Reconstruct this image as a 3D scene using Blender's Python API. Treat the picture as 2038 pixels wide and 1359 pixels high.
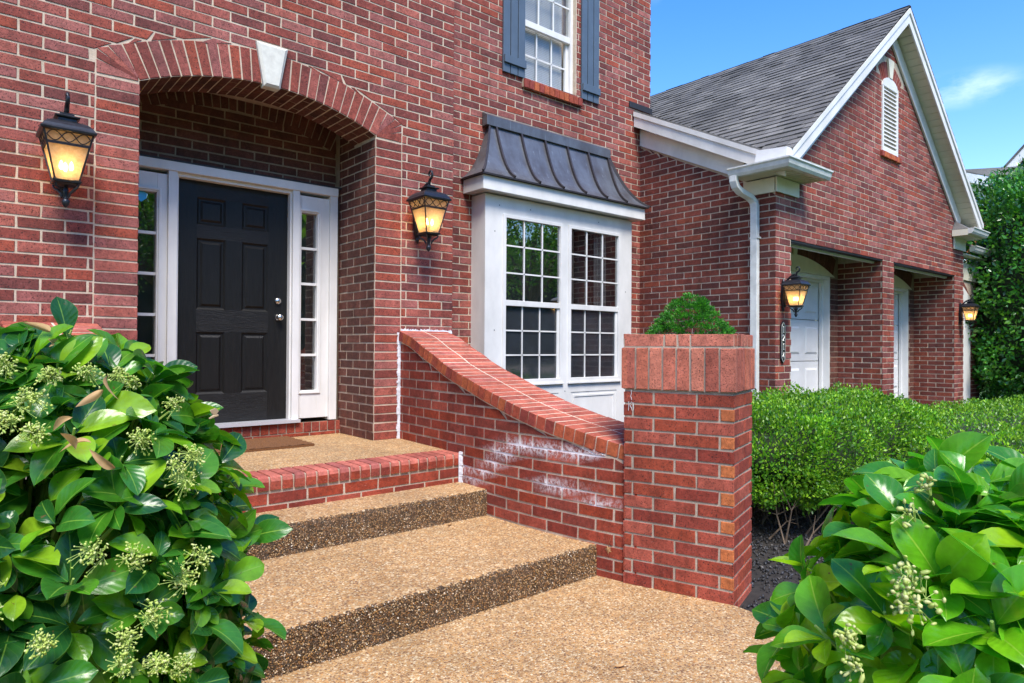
import bpy, math, random
import numpy as np
from mathutils import Vector, Matrix
random.seed(7); RNG = np.random.default_rng(11)
scene = bpy.context.scene
for o_ in list(bpy.data.objects): bpy.data.objects.remove(o_)
R = math.radians
# ------------------------------------------------------------------ camera
cd = bpy.data.cameras.new("camera"); cam = bpy.data.objects.new("camera", cd)
scene.collection.objects.link(cam); scene.camera = cam
ya, pi_, ro = R(-40.267), R(0.436), R(0.352)
CAM = Vector((-2.792, -5.112, 0.808))
Fw = Vector((-math.sin(ya)*math.cos(pi_), math.cos(ya)*math.cos(pi_), math.sin(pi_)))
Rt = Vector((math.cos(ya), math.sin(ya), 0)); Up = Rt.cross(Fw)
Rt2 = math.cos(ro)*Rt + math.sin(ro)*Up; Up2 = -math.sin(ro)*Rt + math.cos(ro)*Up
cam.matrix_world = Matrix(((Rt2.x, Up2.x, -Fw.x, CAM.x), (Rt2.y, Up2.y, -Fw.y, CAM.y), (Rt2.z, Up2.z, -Fw.z, CAM.z), (0, 0, 0, 1)))
cd.sensor_width = 36; cd.lens = 1332.456/2038*36; cd.clip_start = 0.05; cd.clip_end = 2000
scene.render.resolution_x, scene.render.resolution_y = 1024, 683
# ------------------------------------------------------------------ sky, sun, exposure
SUN_EL, SUN_AZ = R(56), R(205)      # azimuth measured clockwise from +Y
sun_dir = Vector((math.sin(SUN_AZ)*math.cos(SUN_EL), math.cos(SUN_AZ)*math.cos(SUN_EL), math.sin(SUN_EL)))
w = bpy.data.worlds.new("World"); scene.world = w; w.use_nodes = True
wn, wl = w.node_tree.nodes, w.node_tree.links
bg = wn["Background"]; sky = wn.new("ShaderNodeTexSky"); sky.sky_type = 'NISHITA'; sky.sun_disc = False
sky.sun_elevation = SUN_EL; sky.sun_rotation = SUN_AZ; sky.air_density = 1.3; sky.dust_density = 0.4; sky.ozone_density = 2.5
bg.inputs[1].default_value = 0.15
hs = wn.new("ShaderNodeHueSaturation"); hs.inputs['Saturation'].default_value = 1.42; hs.inputs['Hue'].default_value = .515; hs.inputs['Value'].default_value = 1.0
wl.new(sky.outputs[0], hs.inputs['Color'])
tc = wn.new("ShaderNodeTexCoord"); mp = wn.new("ShaderNodeMapping"); mp.inputs['Scale'].default_value = (14, 14, 34)
mp.inputs['Location'].default_value = (0.7, 0.35, 0.1)
cn = wn.new("ShaderNodeTexNoise"); cn.inputs['Scale'].default_value = 1.0; cn.inputs['Detail'].default_value = 7; cn.inputs['Roughness'].default_value = .6
cr = wn.new("ShaderNodeValToRGB"); cr.color_ramp.elements[0].position = .38; cr.color_ramp.elements[1].position = .72
cr.color_ramp.elements[1].color = (.34, .34, .34, 1)
cm = wn.new("ShaderNodeMixRGB"); cm.inputs[2].default_value = (7, 7.3, 7.8, 1)
wl.new(tc.outputs['Generated'], mp.inputs[0]); wl.new(mp.outputs[0], cn.inputs['Vector']); wl.new(cn.outputs[0], cr.inputs[0])
acc = None
for cdir, sz in (((.916, .257, .308), (13, 13, 38)), ((.70, .54, .468), (14, 14, 45)), ((-.5, -.8, .35), (2.5, 2.5, 7))):
    q1 = wn.new('ShaderNodeVectorMath'); q1.operation = 'SUBTRACT'; wl.new(tc.outputs['Generated'], q1.inputs[0]); q1.inputs[1].default_value = cdir
    q2 = wn.new('ShaderNodeVectorMath'); q2.operation = 'MULTIPLY'; wl.new(q1.outputs[0], q2.inputs[0]); q2.inputs[1].default_value = sz
    q3 = wn.new('ShaderNodeVectorMath'); q3.operation = 'LENGTH'; wl.new(q2.outputs[0], q3.inputs[0])
    q4 = wn.new('ShaderNodeMapRange'); q4.interpolation_type = 'SMOOTHSTEP'; q4.inputs[1].default_value = 1.0; q4.inputs[2].default_value = .1; wl.new(q3.outputs['Value'], q4.inputs[0])
    if acc is None: acc = q4.outputs[0]
    else:
        q5 = wn.new('ShaderNodeMath'); q5.operation = 'MAXIMUM'; wl.new(acc, q5.inputs[0]); wl.new(q4.outputs[0], q5.inputs[1]); acc = q5.outputs[0]
mk = wn.new('ShaderNodeMath'); mk.operation = 'MULTIPLY'; wl.new(cr.outputs[0], mk.inputs[0]); wl.new(acc, mk.inputs[1]); cr = mk
wl.new(cr.outputs[0], cm.inputs[0]); wl.new(hs.outputs[0], cm.inputs[1]); wl.new(cm.outputs[0], bg.inputs[0])
sl = bpy.data.lights.new("sun", 'SUN'); sl.energy = 2.9; sl.angle = R(24); sl.color = (1, .95, .87)
so = bpy.data.objects.new("sun", sl); scene.collection.objects.link(so)
so.rotation_euler = sun_dir.to_track_quat('Z', 'Y').to_euler(); so.location = (0, -5, 12)
vs = scene.view_settings; vs.view_transform = 'Standard'; vs.look = 'None'; vs.exposure = 1.08; vs.gamma = 1
scene.render.engine = 'CYCLES'
scene.cycles.max_bounces = 8; scene.cycles.transparent_max_bounces = 12
# ------------------------------------------------------------------ node helpers
def new_mat(name):
    m = bpy.data.materials.new(name); m.use_nodes = True; nt = m.node_tree
    return m, nt, nt.nodes, nt.links, nt.nodes['Principled BSDF']
def noise(nt, scale, detail=4, rough=.55, vec=None, stretch=None, dist=0):
    n = nt.nodes.new('ShaderNodeTexNoise'); n.inputs['Scale'].default_value = scale; n.inputs['Detail'].default_value = detail
    n.inputs['Roughness'].default_value = rough; n.inputs['Distortion'].default_value = dist
    t = nt.nodes.new('ShaderNodeTexCoord'); src = t.outputs['Object']
    if stretch:
        q = nt.nodes.new('ShaderNodeMapping'); q.inputs['Scale'].default_value = stretch; nt.links.new(src, q.inputs[0]); src = q.outputs[0]
    if vec is not None: src = vec
    nt.links.new(src, n.inputs['Vector']); return n
def ramp(nt, fac, stops, mode='LINEAR'):
    r = nt.nodes.new('ShaderNodeValToRGB'); r.color_ramp.interpolation = mode; e = r.color_ramp.elements
    while len(e) < len(stops): e.new(.5)
    for i, (p_, c) in enumerate(stops):
        e[i].position = p_; e[i].color = (c[0], c[1], c[2], 1) if isinstance(c, (tuple, list)) else (c, c, c, 1)
    nt.links.new(fac, r.inputs[0]); return r.outputs[0]
def mix(nt, fac, a, b, mode='MIX'):
    m = nt.nodes.new('ShaderNodeMixRGB'); m.blend_type = mode
    for i, v in ((0, fac), (1, a), (2, b)):
        if isinstance(v, (int, float)): m.inputs[i].default_value = v
        elif isinstance(v, tuple): m.inputs[i].default_value = (*v[:3], 1)
        else: nt.links.new(v, m.inputs[i])
    return m.outputs[0]
def bump(nt, h, bs, strength=.5, dist=.002, prev=None):
    b = nt.nodes.new('ShaderNodeBump'); b.inputs['Strength'].default_value = strength; b.inputs['Distance'].default_value = dist
    nt.links.new(h, b.inputs['Height'])
    if prev: nt.links.new(prev, b.inputs['Normal'])
    nt.links.new(b.outputs[0], bs.inputs['Normal']); return b.outputs[0]
def rnd(nt): return nt.nodes.new('ShaderNodeNewGeometry').outputs['Random Per Island']
M = {}
def simple(name, col, rough=.5, metal=0, nscale=0, namt=.15, bstr=0, bdist=.001, stretch=None, bscale=None, spec=.5):
    m, nt, N, L, bs = new_mat(name); bs.inputs['Roughness'].default_value = rough; bs.inputs['Metallic'].default_value = metal
    bs.inputs['Specular IOR Level'].default_value = spec
    bs.inputs['Base Color'].default_value = (*col, 1)
    if nscale:
        n = noise(nt, nscale, 6, .6, stretch=stretch)
        lo = tuple(c*(1-namt) for c in col); hi = tuple(min(1, c*(1+namt)) for c in col)
        L.new(ramp(nt, n.outputs[0], [(.3, lo), (.7, hi)]), bs.inputs['Base Color'])
    if bstr:
        n2 = noise(nt, bscale or nscale, 8, .65, stretch=stretch); bump(nt, n2.outputs[0], bs, bstr, bdist)
    M[name] = m; return m
def brick_mat(name, cols, speck=.5, stain=False, pits=1.0):
    m, nt, N, L, bs = new_mat(name); r = rnd(nt)
    n_ = len(cols); base = ramp(nt, r, [(i/n_, c) for i, c in enumerate(cols)], 'CONSTANT')
    # big soft blotches, streaks and iron spots
    b1 = noise(nt, 9, 5, .65); base = mix(nt, 1.0, base, ramp(nt, b1.outputs[0], [(.28, .68), (.5, 1.0), (.75, 1.3)]), 'MULTIPLY')
    b2 = noise(nt, 34, 6, .7, dist=.6); base = mix(nt, 1.0, base, ramp(nt, b2.outputs[0], [(.25, .62), (.5, 1.0), (.72, 1.38)]), 'MULTIPLY')
    sp = noise(nt, 155, 2, .5); base = mix(nt, ramp(nt, sp.outputs[0], [(.635-.045*speck, 0.0), (.68, min(1, .8*speck))]), base, (.022, .012, .012))
    lt = noise(nt, 90, 3, .6, stretch=(1, 1, 1.6)); base = mix(nt, ramp(nt, lt.outputs[0], [(.62, 0.0), (.75, .35)]), base, (.5, .3, .25))
    gm = noise(nt, 1.7, 6, .7, stretch=(1, 1, .35)); base = mix(nt, 1.0, base, ramp(nt, gm.outputs[0], [(.28, .66), (.5, .98), (.72, 1.18)]), 'MULTIPLY')
    if stain:
        a = N.new('ShaderNodeAttribute'); a.attribute_name = 'stain'
        s1 = noise(nt, 42, 7, .8, stretch=(1, 1, .8))
        mm = N.new('ShaderNodeMath'); mm.operation = 'MULTIPLY'; L.new(a.outputs['Fac'], mm.inputs[0]); L.new(ramp(nt, s1.outputs[0], [(.46, .08), (.56, .95)]), mm.inputs[1])
        base = mix(nt, mm.outputs[0], base, (.70, .66, .66))
    L.new(base, bs.inputs['Base Color']); bs.inputs['Roughness'].default_value = .82; bs.inputs['Specular IOR Level'].default_value = .25
    h1 = noise(nt, 120, 5, .7); p_ = bump(nt, h1.outputs[0], bs, .5*pits, .0022)
    h2 = noise(nt, 22, 5, .7, dist=.8); bump(nt, h2.outputs[0], bs, .45, .006, p_)
    M[name] = m
def mortar_mat(name, c1, c2, stain=False):
    m, nt, N, L, bs = new_mat(name); n = noise(nt, 14, 7, .7); col = ramp(nt, n.outputs[0], [(.3, c1), (.7, c2)])
    g = noise(nt, 240, 2, .5); col = mix(nt, 1.0, col, ramp(nt, g.outputs[0], [(.35, .75), (.65, 1.12)]), 'MULTIPLY')
    gm = noise(nt, 1.7, 6, .7, stretch=(1, 1, .35)); col = mix(nt, 1.0, col, ramp(nt, gm.outputs[0], [(.28, .62), (.5, .98), (.72, 1.12)]), 'MULTIPLY')
    if stain:
        a = N.new('ShaderNodeAttribute'); a.attribute_name = 'stain'; col = mix(nt, a.outputs['Fac'], col, (.74, .72, .73))
    L.new(col, bs.inputs['Base Color']); bs.inputs['Roughness'].default_value = .95; bs.inputs['Specular IOR Level'].default_value = .1
    bump(nt, g.outputs[0], bs, .5, .002); M[name] = m
brick_mat('house_brick', [(0.241, 0.058, 0.042), (0.293, 0.081, 0.062), (0.189, 0.047, 0.036), (0.327, 0.110, 0.090), (0.267, 0.062, 0.042), (0.224, 0.072, 0.062),
                          (0.309, 0.066, 0.038), (0.276, 0.089, 0.076), (0.163, 0.047, 0.040), (0.344, 0.098, 0.071), (0.241, 0.055, 0.040)], 1.45)
brick_mat('shaded_recess_brick', [(0.104, 0.037, 0.025), (0.126, 0.044, 0.031), (0.090, 0.034, 0.025), (0.140, 0.051, 0.036), (0.113, 0.041, 0.029)], .8)  # house brick darkened: the shade of the recesses is put into the colour
brick_mat('shaded_side_brick', [(0.161, 0.039, 0.027), (0.195, 0.049, 0.033), (0.136, 0.035, 0.025), (0.221, 0.053, 0.030), (0.178, 0.043, 0.030), (0.109, 0.033, 0.027), (0.203, 0.059, 0.043)], 1.0)  # darker copy of the house brick, shade of the side faces painted in
brick_mat('stair_brick', [(0.232, 0.040, 0.022), (0.285, 0.051, 0.027), (0.200, 0.035, 0.022), (0.254, 0.041, 0.018), (0.306, 0.065, 0.039), (0.212, 0.044, 0.029)], .9, True)
brick_mat('pier_brick', [(0.277, 0.052, 0.029), (0.332, 0.070, 0.043), (0.234, 0.041, 0.026), (0.310, 0.059, 0.029), (0.377, 0.090, 0.057), (0.254, 0.048, 0.031), (0.321, 0.066, 0.040)], 1.4, True)
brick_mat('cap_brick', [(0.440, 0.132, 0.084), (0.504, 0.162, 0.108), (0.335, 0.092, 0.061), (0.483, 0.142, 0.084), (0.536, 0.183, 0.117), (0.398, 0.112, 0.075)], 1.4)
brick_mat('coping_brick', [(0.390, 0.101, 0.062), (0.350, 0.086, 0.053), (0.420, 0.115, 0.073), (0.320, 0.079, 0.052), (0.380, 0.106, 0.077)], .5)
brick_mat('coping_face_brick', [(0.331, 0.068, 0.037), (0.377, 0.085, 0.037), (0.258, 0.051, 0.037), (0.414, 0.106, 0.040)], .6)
brick_mat('tread_brick', [(0.380, 0.106, 0.075), (0.340, 0.088, 0.063), (0.430, 0.125, 0.088), (0.310, 0.088, 0.070)], .5)
brick_mat('orange_brick', [(.48, .145, .048), (.52, .16, .055), (.43, .125, .045)], .9)
mortar_mat('house_mortar', (.50, .39, .28), (.68, .56, .43))
mortar_mat('shaded_recess_mortar', (.27, .20, .145), (.38, .30, .22))  # mortar darkened with the same painted recess shade
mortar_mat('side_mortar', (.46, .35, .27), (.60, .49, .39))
mortar_mat('stair_mortar', (.40, .31, .23), (.58, .47, .36), True)
mortar_mat('pier_mortar', (.36, .29, .22), (.54, .45, .35), True)
simple('caulk', (.60, .60, .62), .8, 0, 30, .25, .6, .004)
simple('white_trim', (.70, .68, .645), .5, 0, 4, .11, .25, .0015, (1, 1, .5), 14)
simple('cream_trim', (.70, .66, .52), .55, 0, 5, .08)
simple('garage_white', (.73, .72, .70), .45, 0, 3, .09, .15, .001)
simple('siding', (.62, .57, .44), .6, 0, 6, .06)
simple('gutter_metal', (.66, .66, .62), .4, 0, 9, .18)
simple('stone', (.62, .60, .52), .75, 0, 20, .12, .4, .001)
simple('door_black', (.0075, .0070, .0062), .45, 0, 3, .35, .9, .003, (26, 26, 2.2), 7, .32)
simple('door_black_rail', (.009, .0085, .0075), .45, 0, 3, .35, 1.0, .004, (2.2, 26, 30), 7, .34)
simple('slate_paint', (.078, .108, .145), .5, 0, 6, .10)
simple('black_iron', (.028, .032, .040), .36, .55, 30, .35, .3, .001)
simple('steel', (.62, .60, .57), .25, 1)
simple('dark_metal', (.02, .02, .022), .6)
simple('dark_room', (.10, .097, .092), .9)
simple('blind', (.62, .62, .61), .6)
simple('coir', (.15, .060, .018), 1, 0, 160, .55, 1.0, .004)
simple('threshold', (.55, .55, .58), .35, .3)
simple('bark', (.17, .12, .08), .9, 0, 20, .4, .6, .004)
simple('hedge_core', (.018, .030, .010), 1, 0, 20, .5)
simple('soil', (.026, .021, .017), 1, 0, 12, .5, 1, .01)
simple('twig_green', (.34, .46, .10), .6)
simple('sticker_blue', (.05, .42, .72), .4)
simple('moth_tan', (.42, .30, .18), .8)
simple('number_silver', (.78, .78, .72), .35, .4)
# window glass: clear pane with fresnel reflection
def glass_mat(name, tint, boost, rough=0.0):
    m, nt, N, L, bs = new_mat(name); out = N['Material Output']; N.remove(bs)
    t = N.new('ShaderNodeBsdfTransparent'); t.inputs[0].default_value = (*tint, 1)
    g = N.new('ShaderNodeBsdfGlossy'); g.inputs['Roughness'].default_value = rough
    lw = N.new('ShaderNodeLayerWeight'); lw.inputs[0].default_value = .5; mx = N.new('ShaderNodeMixShader')
    fac = ramp(nt, lw.outputs['Facing'], [(0, min(1, .05*boost)), (.36, min(1, .10*boost)), (.58, min(1, .22*boost)), (.8, min(1, .5*boost)), (1, 1.0)])
    nz = noise(nt, 1.6, 2); b = N.new('ShaderNodeBump'); b.inputs['Strength'].default_value = .08; b.inputs['Distance'].default_value = .01
    L.new(nz.outputs[0], b.inputs['Height']); L.new(b.outputs[0], g.inputs['Normal'])
    L.new(fac, mx.inputs[0]); L.new(t.outputs[0], mx.inputs[1]); L.new(g.outputs[0], mx.inputs[2]); L.new(mx.outputs[0], out.inputs[0]); M[name] = m
glass_mat('glass', (.80, .82, .82), 3.0)
glass_mat('glass_clear', (.90, .91, .91), .45)
glass_mat('glass_dark', (.78, .80, .82), 1.1, .06)
simple('insect_screen', (.10, .102, .106), .7, 0, 3, .25)
def lamp_glass():
    m, nt, N, L, bs = new_mat('amber_glass'); out = N['Material Output']; N.remove(bs)
    n = noise(nt, 55, 5, .7); col = ramp(nt, n.outputs[0], [(.3, (.70, .54, .36)), (.7, (.88, .76, .58))])
    tl = N.new('ShaderNodeBsdfTranslucent'); L.new(col, tl.inputs[0]); df = N.new('ShaderNodeBsdfDiffuse'); L.new(col, df.inputs[0])
    tr = N.new('ShaderNodeBsdfTransparent'); tr.inputs[0].default_value = (1, .8, .55, 1)
    a = N.new('ShaderNodeMixShader'); a.inputs[0].default_value = .35; L.new(tl.outputs[0], a.inputs[1]); L.new(df.outputs[0], a.inputs[2])
    b = N.new('ShaderNodeMixShader'); b.inputs[0].default_value = .42; L.new(a.outputs[0], b.inputs[1]); L.new(tr.outputs[0], b.inputs[2])
    L.new(b.outputs[0], out.inputs[0]); M['amber_glass'] = m
lamp_glass()
m, nt, N, L, bs = new_mat('bulb_glow'); bs.inputs['Emission Color'].default_value = (1, .62, .2, 1); bs.inputs['Emission Strength'].default_value = 22
bs.inputs['Base Color'].default_value = (1, .7, .3, 1); M['bulb_glow'] = m
# aged copper bay roof
m, nt, N, L, bs = new_mat('copper_roof'); n = noise(nt, 4, 6, .65, stretch=(1, 1, .45)); s = noise(nt, 24, 4, .6, stretch=(1.2, 1, .10))
c = ramp(nt, n.outputs[0], [(.25, (.075, .062, .058)), (.45, (.105, .105, .115)), (.62, (.145, .155, .175)), (.8, (.12, .10, .09))])
c = mix(nt, ramp(nt, s.outputs[0], [(.62, 0.0), (.74, .5)]), c, (.34, .37, .41)); L.new(c, bs.inputs['Base Color']); bs.inputs['Metallic'].default_value = .35
bs.inputs['Roughness'].default_value = .42; M['copper_roof'] = m
simple('copper_dark', (.05, .040, .040), .5, .3, 8, .3)
# asphalt shingles
m, nt, N, L, bs = new_mat('shingle'); r = rnd(nt)
c = ramp(nt, r, [(0, (.105, .100, .092)), (.2, (.135, .129, .118)), (.4, (.115, .110, .102)), (.6, (.160, .152, .138)), (.8, (.122, .116, .108))], 'CONSTANT')
g = noise(nt, .9, 5, .6); c = mix(nt, 1.0, c, ramp(nt, g.outputs[0], [(.35, .62), (.6, 1.2)]), 'MULTIPLY')
g = noise(nt, 170, 2, .5); c = mix(nt, 1.0, c, ramp(nt, g.outputs[0], [(.35, .6), (.65, 1.45)]), 'MULTIPLY'); L.new(c, bs.inputs['Base Color'])
bs.inputs['Roughness'].default_value = .9; bump(nt, g.outputs[0], bs, .5, .003); M['shingle'] = m
# exposed aggregate
def aggregate(name, cols, cement, vs_=115, gap=.12, big=(.75, 1.2), rough=.7):
    m, nt, N, L, bs = new_mat(name); t = N.new('ShaderNodeTexCoord')
    v = N.new('ShaderNodeTexVoronoi'); v.inputs['Scale'].default_value = vs_; L.new(t.outputs['Object'], v.inputs['Vector'])
    v2 = N.new('ShaderNodeTexVoronoi'); v2.feature = 'DISTANCE_TO_EDGE'; v2.inputs['Scale'].default_value = vs_; L.new(t.outputs['Object'], v2.inputs['Vector'])
    sp = N.new('ShaderNodeSeparateColor'); L.new(v.outputs['Color'], sp.inputs[0]); n_ = len(cols)
    c = ramp(nt, sp.outputs[0], [(i/n_, q) for i, q in enumerate(cols)], 'CONSTANT')
    c = mix(nt, ramp(nt, v2.outputs['Distance'], [(gap*.25, 1.0), (gap, 0.0)]), c, cement)
    g = noise(nt, 2.3, 6, .62); c = mix(nt, 1.0, c, ramp(nt, g.outputs[0], [(.3, big[0]), (.7, big[1])]), 'MULTIPLY')
    g3 = noise(nt, 17, 5, .7); c = mix(nt, 1.0, c, ramp(nt, g3.outputs[0], [(.3, .78), (.7, 1.18)]), 'MULTIPLY')
    L.new(c, bs.inputs['Base Color']); bs.inputs['Roughness'].default_value = rough
    p_ = bump(nt, ramp(nt, v2.outputs['Distance'], [(0.0, 0.0), (.3, 1.0)]), bs, .8, .004); bump(nt, g3.outputs[0], bs, .35, .006, p_); M[name] = m
aggregate('aggregate', [(0.484, 0.254, 0.075), (0.595, 0.328, 0.112), (0.328, 0.148, 0.043), (0.618, 0.392, 0.176), (0.528, 0.244, 0.061), (0.227, 0.101, 0.038), (0.751, 0.572, 0.333), (0.417, 0.201, 0.057)], (.50, .34, .18), 100, big=(.80, 1.12))
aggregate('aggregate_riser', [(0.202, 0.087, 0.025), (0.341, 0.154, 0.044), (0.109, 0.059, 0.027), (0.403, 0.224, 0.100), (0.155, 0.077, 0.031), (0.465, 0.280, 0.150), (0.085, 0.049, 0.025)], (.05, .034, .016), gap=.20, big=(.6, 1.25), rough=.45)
m, nt, N, L, bs = new_mat('pebble'); L.new(ramp(nt, rnd(nt), [(0, (.22, .10, .028)), (.15, (.36, .19, .06)), (.3, (.12, .065, .03)), (.45, (.40, .26, .12)), (.6, (.16, .085, .035)), (.75, (.48, .36, .22)), (.84, (.09, .05, .025)), (.95, (.62, .54, .42))], 'CONSTANT'), bs.inputs['Base Color'])
bs.inputs['Roughness'].default_value = .4; M['pebble'] = m
m, nt, N, L, bs = new_mat('dark_gravel'); L.new(ramp(nt, rnd(nt), [(0, (.022, .022, .024)), (.3, (.04, .04, .045)), (.6, (.028, .025, .024)), (.9, (.11, .10, .09))], 'CONSTANT'), bs.inputs['Base Color'])
bs.inputs['Roughness'].default_value = .5; M['dark_gravel'] = m
# lawn
m, nt, N, L, bs = new_mat('lawn'); n = noise(nt, 30, 8, .7); L.new(ramp(nt, n.outputs[0], [(.3, (.03, .07, .015)), (.7, (.07, .15, .03))]), bs.inputs['Base Color']); bs.inputs['Roughness'].default_value = .9
bump(nt, n.outputs[0], bs, .6, .02); M['lawn'] = m
# leaves
def leaf_mat(name, cols, rough=.3, trans=.3, vein=None, coat=0.0, patch=None, tint=(1.3, 1.5, .6), clump=0, spots=False):
    m, nt, N, L, bs = new_mat(name); out = N['Material Output']; n_ = len(cols)
    c = ramp(nt, rnd(nt), [(i/n_, q) for i, q in enumerate(cols)], 'CONSTANT')
    g = noise(nt, 26, 4, .6); c = mix(nt, 1.0, c, ramp(nt, g.outputs[0], [(.3, .75), (.7, 1.25)]), 'MULTIPLY')
    if clump: c = mix(nt, 1.0, c, ramp(nt, noise(nt, clump, 4, .65).outputs[0], [(.32, .42), (.5, .95), (.66, 1.45)]), 'MULTIPLY')
    if vein:
        uv = N.new('ShaderNodeUVMap'); sx = N.new('ShaderNodeSeparateXYZ'); L.new(uv.outputs[0], sx.inputs[0])
        a = N.new('ShaderNodeMath'); a.operation = 'SUBTRACT'; L.new(sx.outputs[0], a.inputs[0]); a.inputs[1].default_value = .5
        b = N.new('ShaderNodeMath'); b.operation = 'ABSOLUTE'; L.new(a.outputs[0], b.inputs[0])
        # side veins: sine of (v*k - |u|*k2)
        q = N.new('ShaderNodeMath'); q.operation = 'MULTIPLY_ADD'; L.new(b.outputs[0], q.inputs[0]); q.inputs[1].default_value = -28; k = N.new('ShaderNodeMath'); k.operation = 'MULTIPLY'; L.new(sx.outputs[1], k.inputs[0]); k.inputs[1].default_value = 44; L.new(k.outputs[0], q.inputs[2])
        sn = N.new('ShaderNodeMath'); sn.operation = 'SINE'; L.new(q.outputs[0], sn.inputs[0])
        c = mix(nt, ramp(nt, sn.outputs[0], [(.94, 0.0), (1.0, .10)]), c, vein)
        c = mix(nt, ramp(nt, b.outputs[0], [(.010, .75), (.028, 0.0)]), c, vein)
        c = mix(nt, ramp(nt, b.outputs[0], [(.475, 0.0), (.497, .35)]), c, vein)
        bump(nt, sn.outputs[0], bs, .12, .0012)
    if spots: c = mix(nt, ramp(nt, noise(nt, 75, 3).outputs[0], [(.70, 0.0), (.72, .8)]), c, (.16, .09, .03))
    if patch: c = mix(nt, ramp(nt, noise(nt, 11, 3).outputs[0], [(.68, 0.0), (.78, .7)]), c, patch)
    L.new(c, bs.inputs['Base Color']); bs.inputs['Roughness'].default_value = rough; bs.inputs['Specular IOR Level'].default_value = .5
    if coat: bs.inputs['Coat Weight'].default_value = coat; bs.inputs['Coat Roughness'].default_value = .18
    t = N.new('ShaderNodeBsdfTranslucent'); L.new(mix(nt, 1.0, c, tint, 'MULTIPLY'), t.inputs[0]); mx = N.new('ShaderNodeMixShader'); mx.inputs[0].default_value = trans
    L.new(bs.outputs[0], mx.inputs[1]); L.new(t.outputs[0], mx.inputs[2]); L.new(mx.outputs[0], out.inputs[0]); M[name] = m
leaf_mat('shrub_leaf', [(.040, .18, .016), (.085, .28, .016), (.018, .10, .020), (.16, .38, .014), (.045, .19, .022), (.020, .11, .018), (.26, .46, .020), (.06, .22, .016)], .27, .38, (.26, .46, .06), .25, (.30, .36, .02), spots=True)
leaf_mat('shrub_leaf_sunlit', [(.12, .38, .012), (.20, .48, .012), (.05, .24, .018), (.32, .55, .015), (.08, .32, .018)], .25, .45, (.36, .56, .06), .3, (.40, .46, .02), spots=True)  # lighter, yellower shrub leaf: strong sunlight is put into its colour
leaf_mat('hedge_leaf', [(.10, .28, .018), (.17, .39, .018), (.055, .19, .02), (.25, .48, .02), (.12, .31, .03), (.30, .52, .03)], .38, .35, clump=5)
leaf_mat('holly_leaf', [(.045, .19, .025), (.07, .25, .025), (.030, .14, .025), (.13, .34, .025), (.05, .20, .03)], .25, .2, coat=.2, clump=2)
leaf_mat('spruce_needle', [(.04, .19, .02), (.06, .26, .022), (.09, .33, .025), (.03, .14, .02)], .5, .3)
leaf_mat('tree_leaf', [(.12, .26, .03), (.18, .34, .04), (.07, .17, .03)], .4, .5)
leaf_mat('dry_leaf', [(.42, .24, .09), (.52, .32, .14), (.34, .17, .07)], .7, .3, tint=(1.1, 1, .8))
leaf_mat('flower_bud', [(.50, .60, .12), (.60, .68, .18), (.40, .54, .09), (.66, .70, .28)], .45, .25, tint=(1, 1, .8))
leaf_mat('flower_bud_pale', [(.54, .60, .18), (.62, .64, .26), (.44, .54, .12)], .45, .25, tint=(1, 1, .8))
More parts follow.
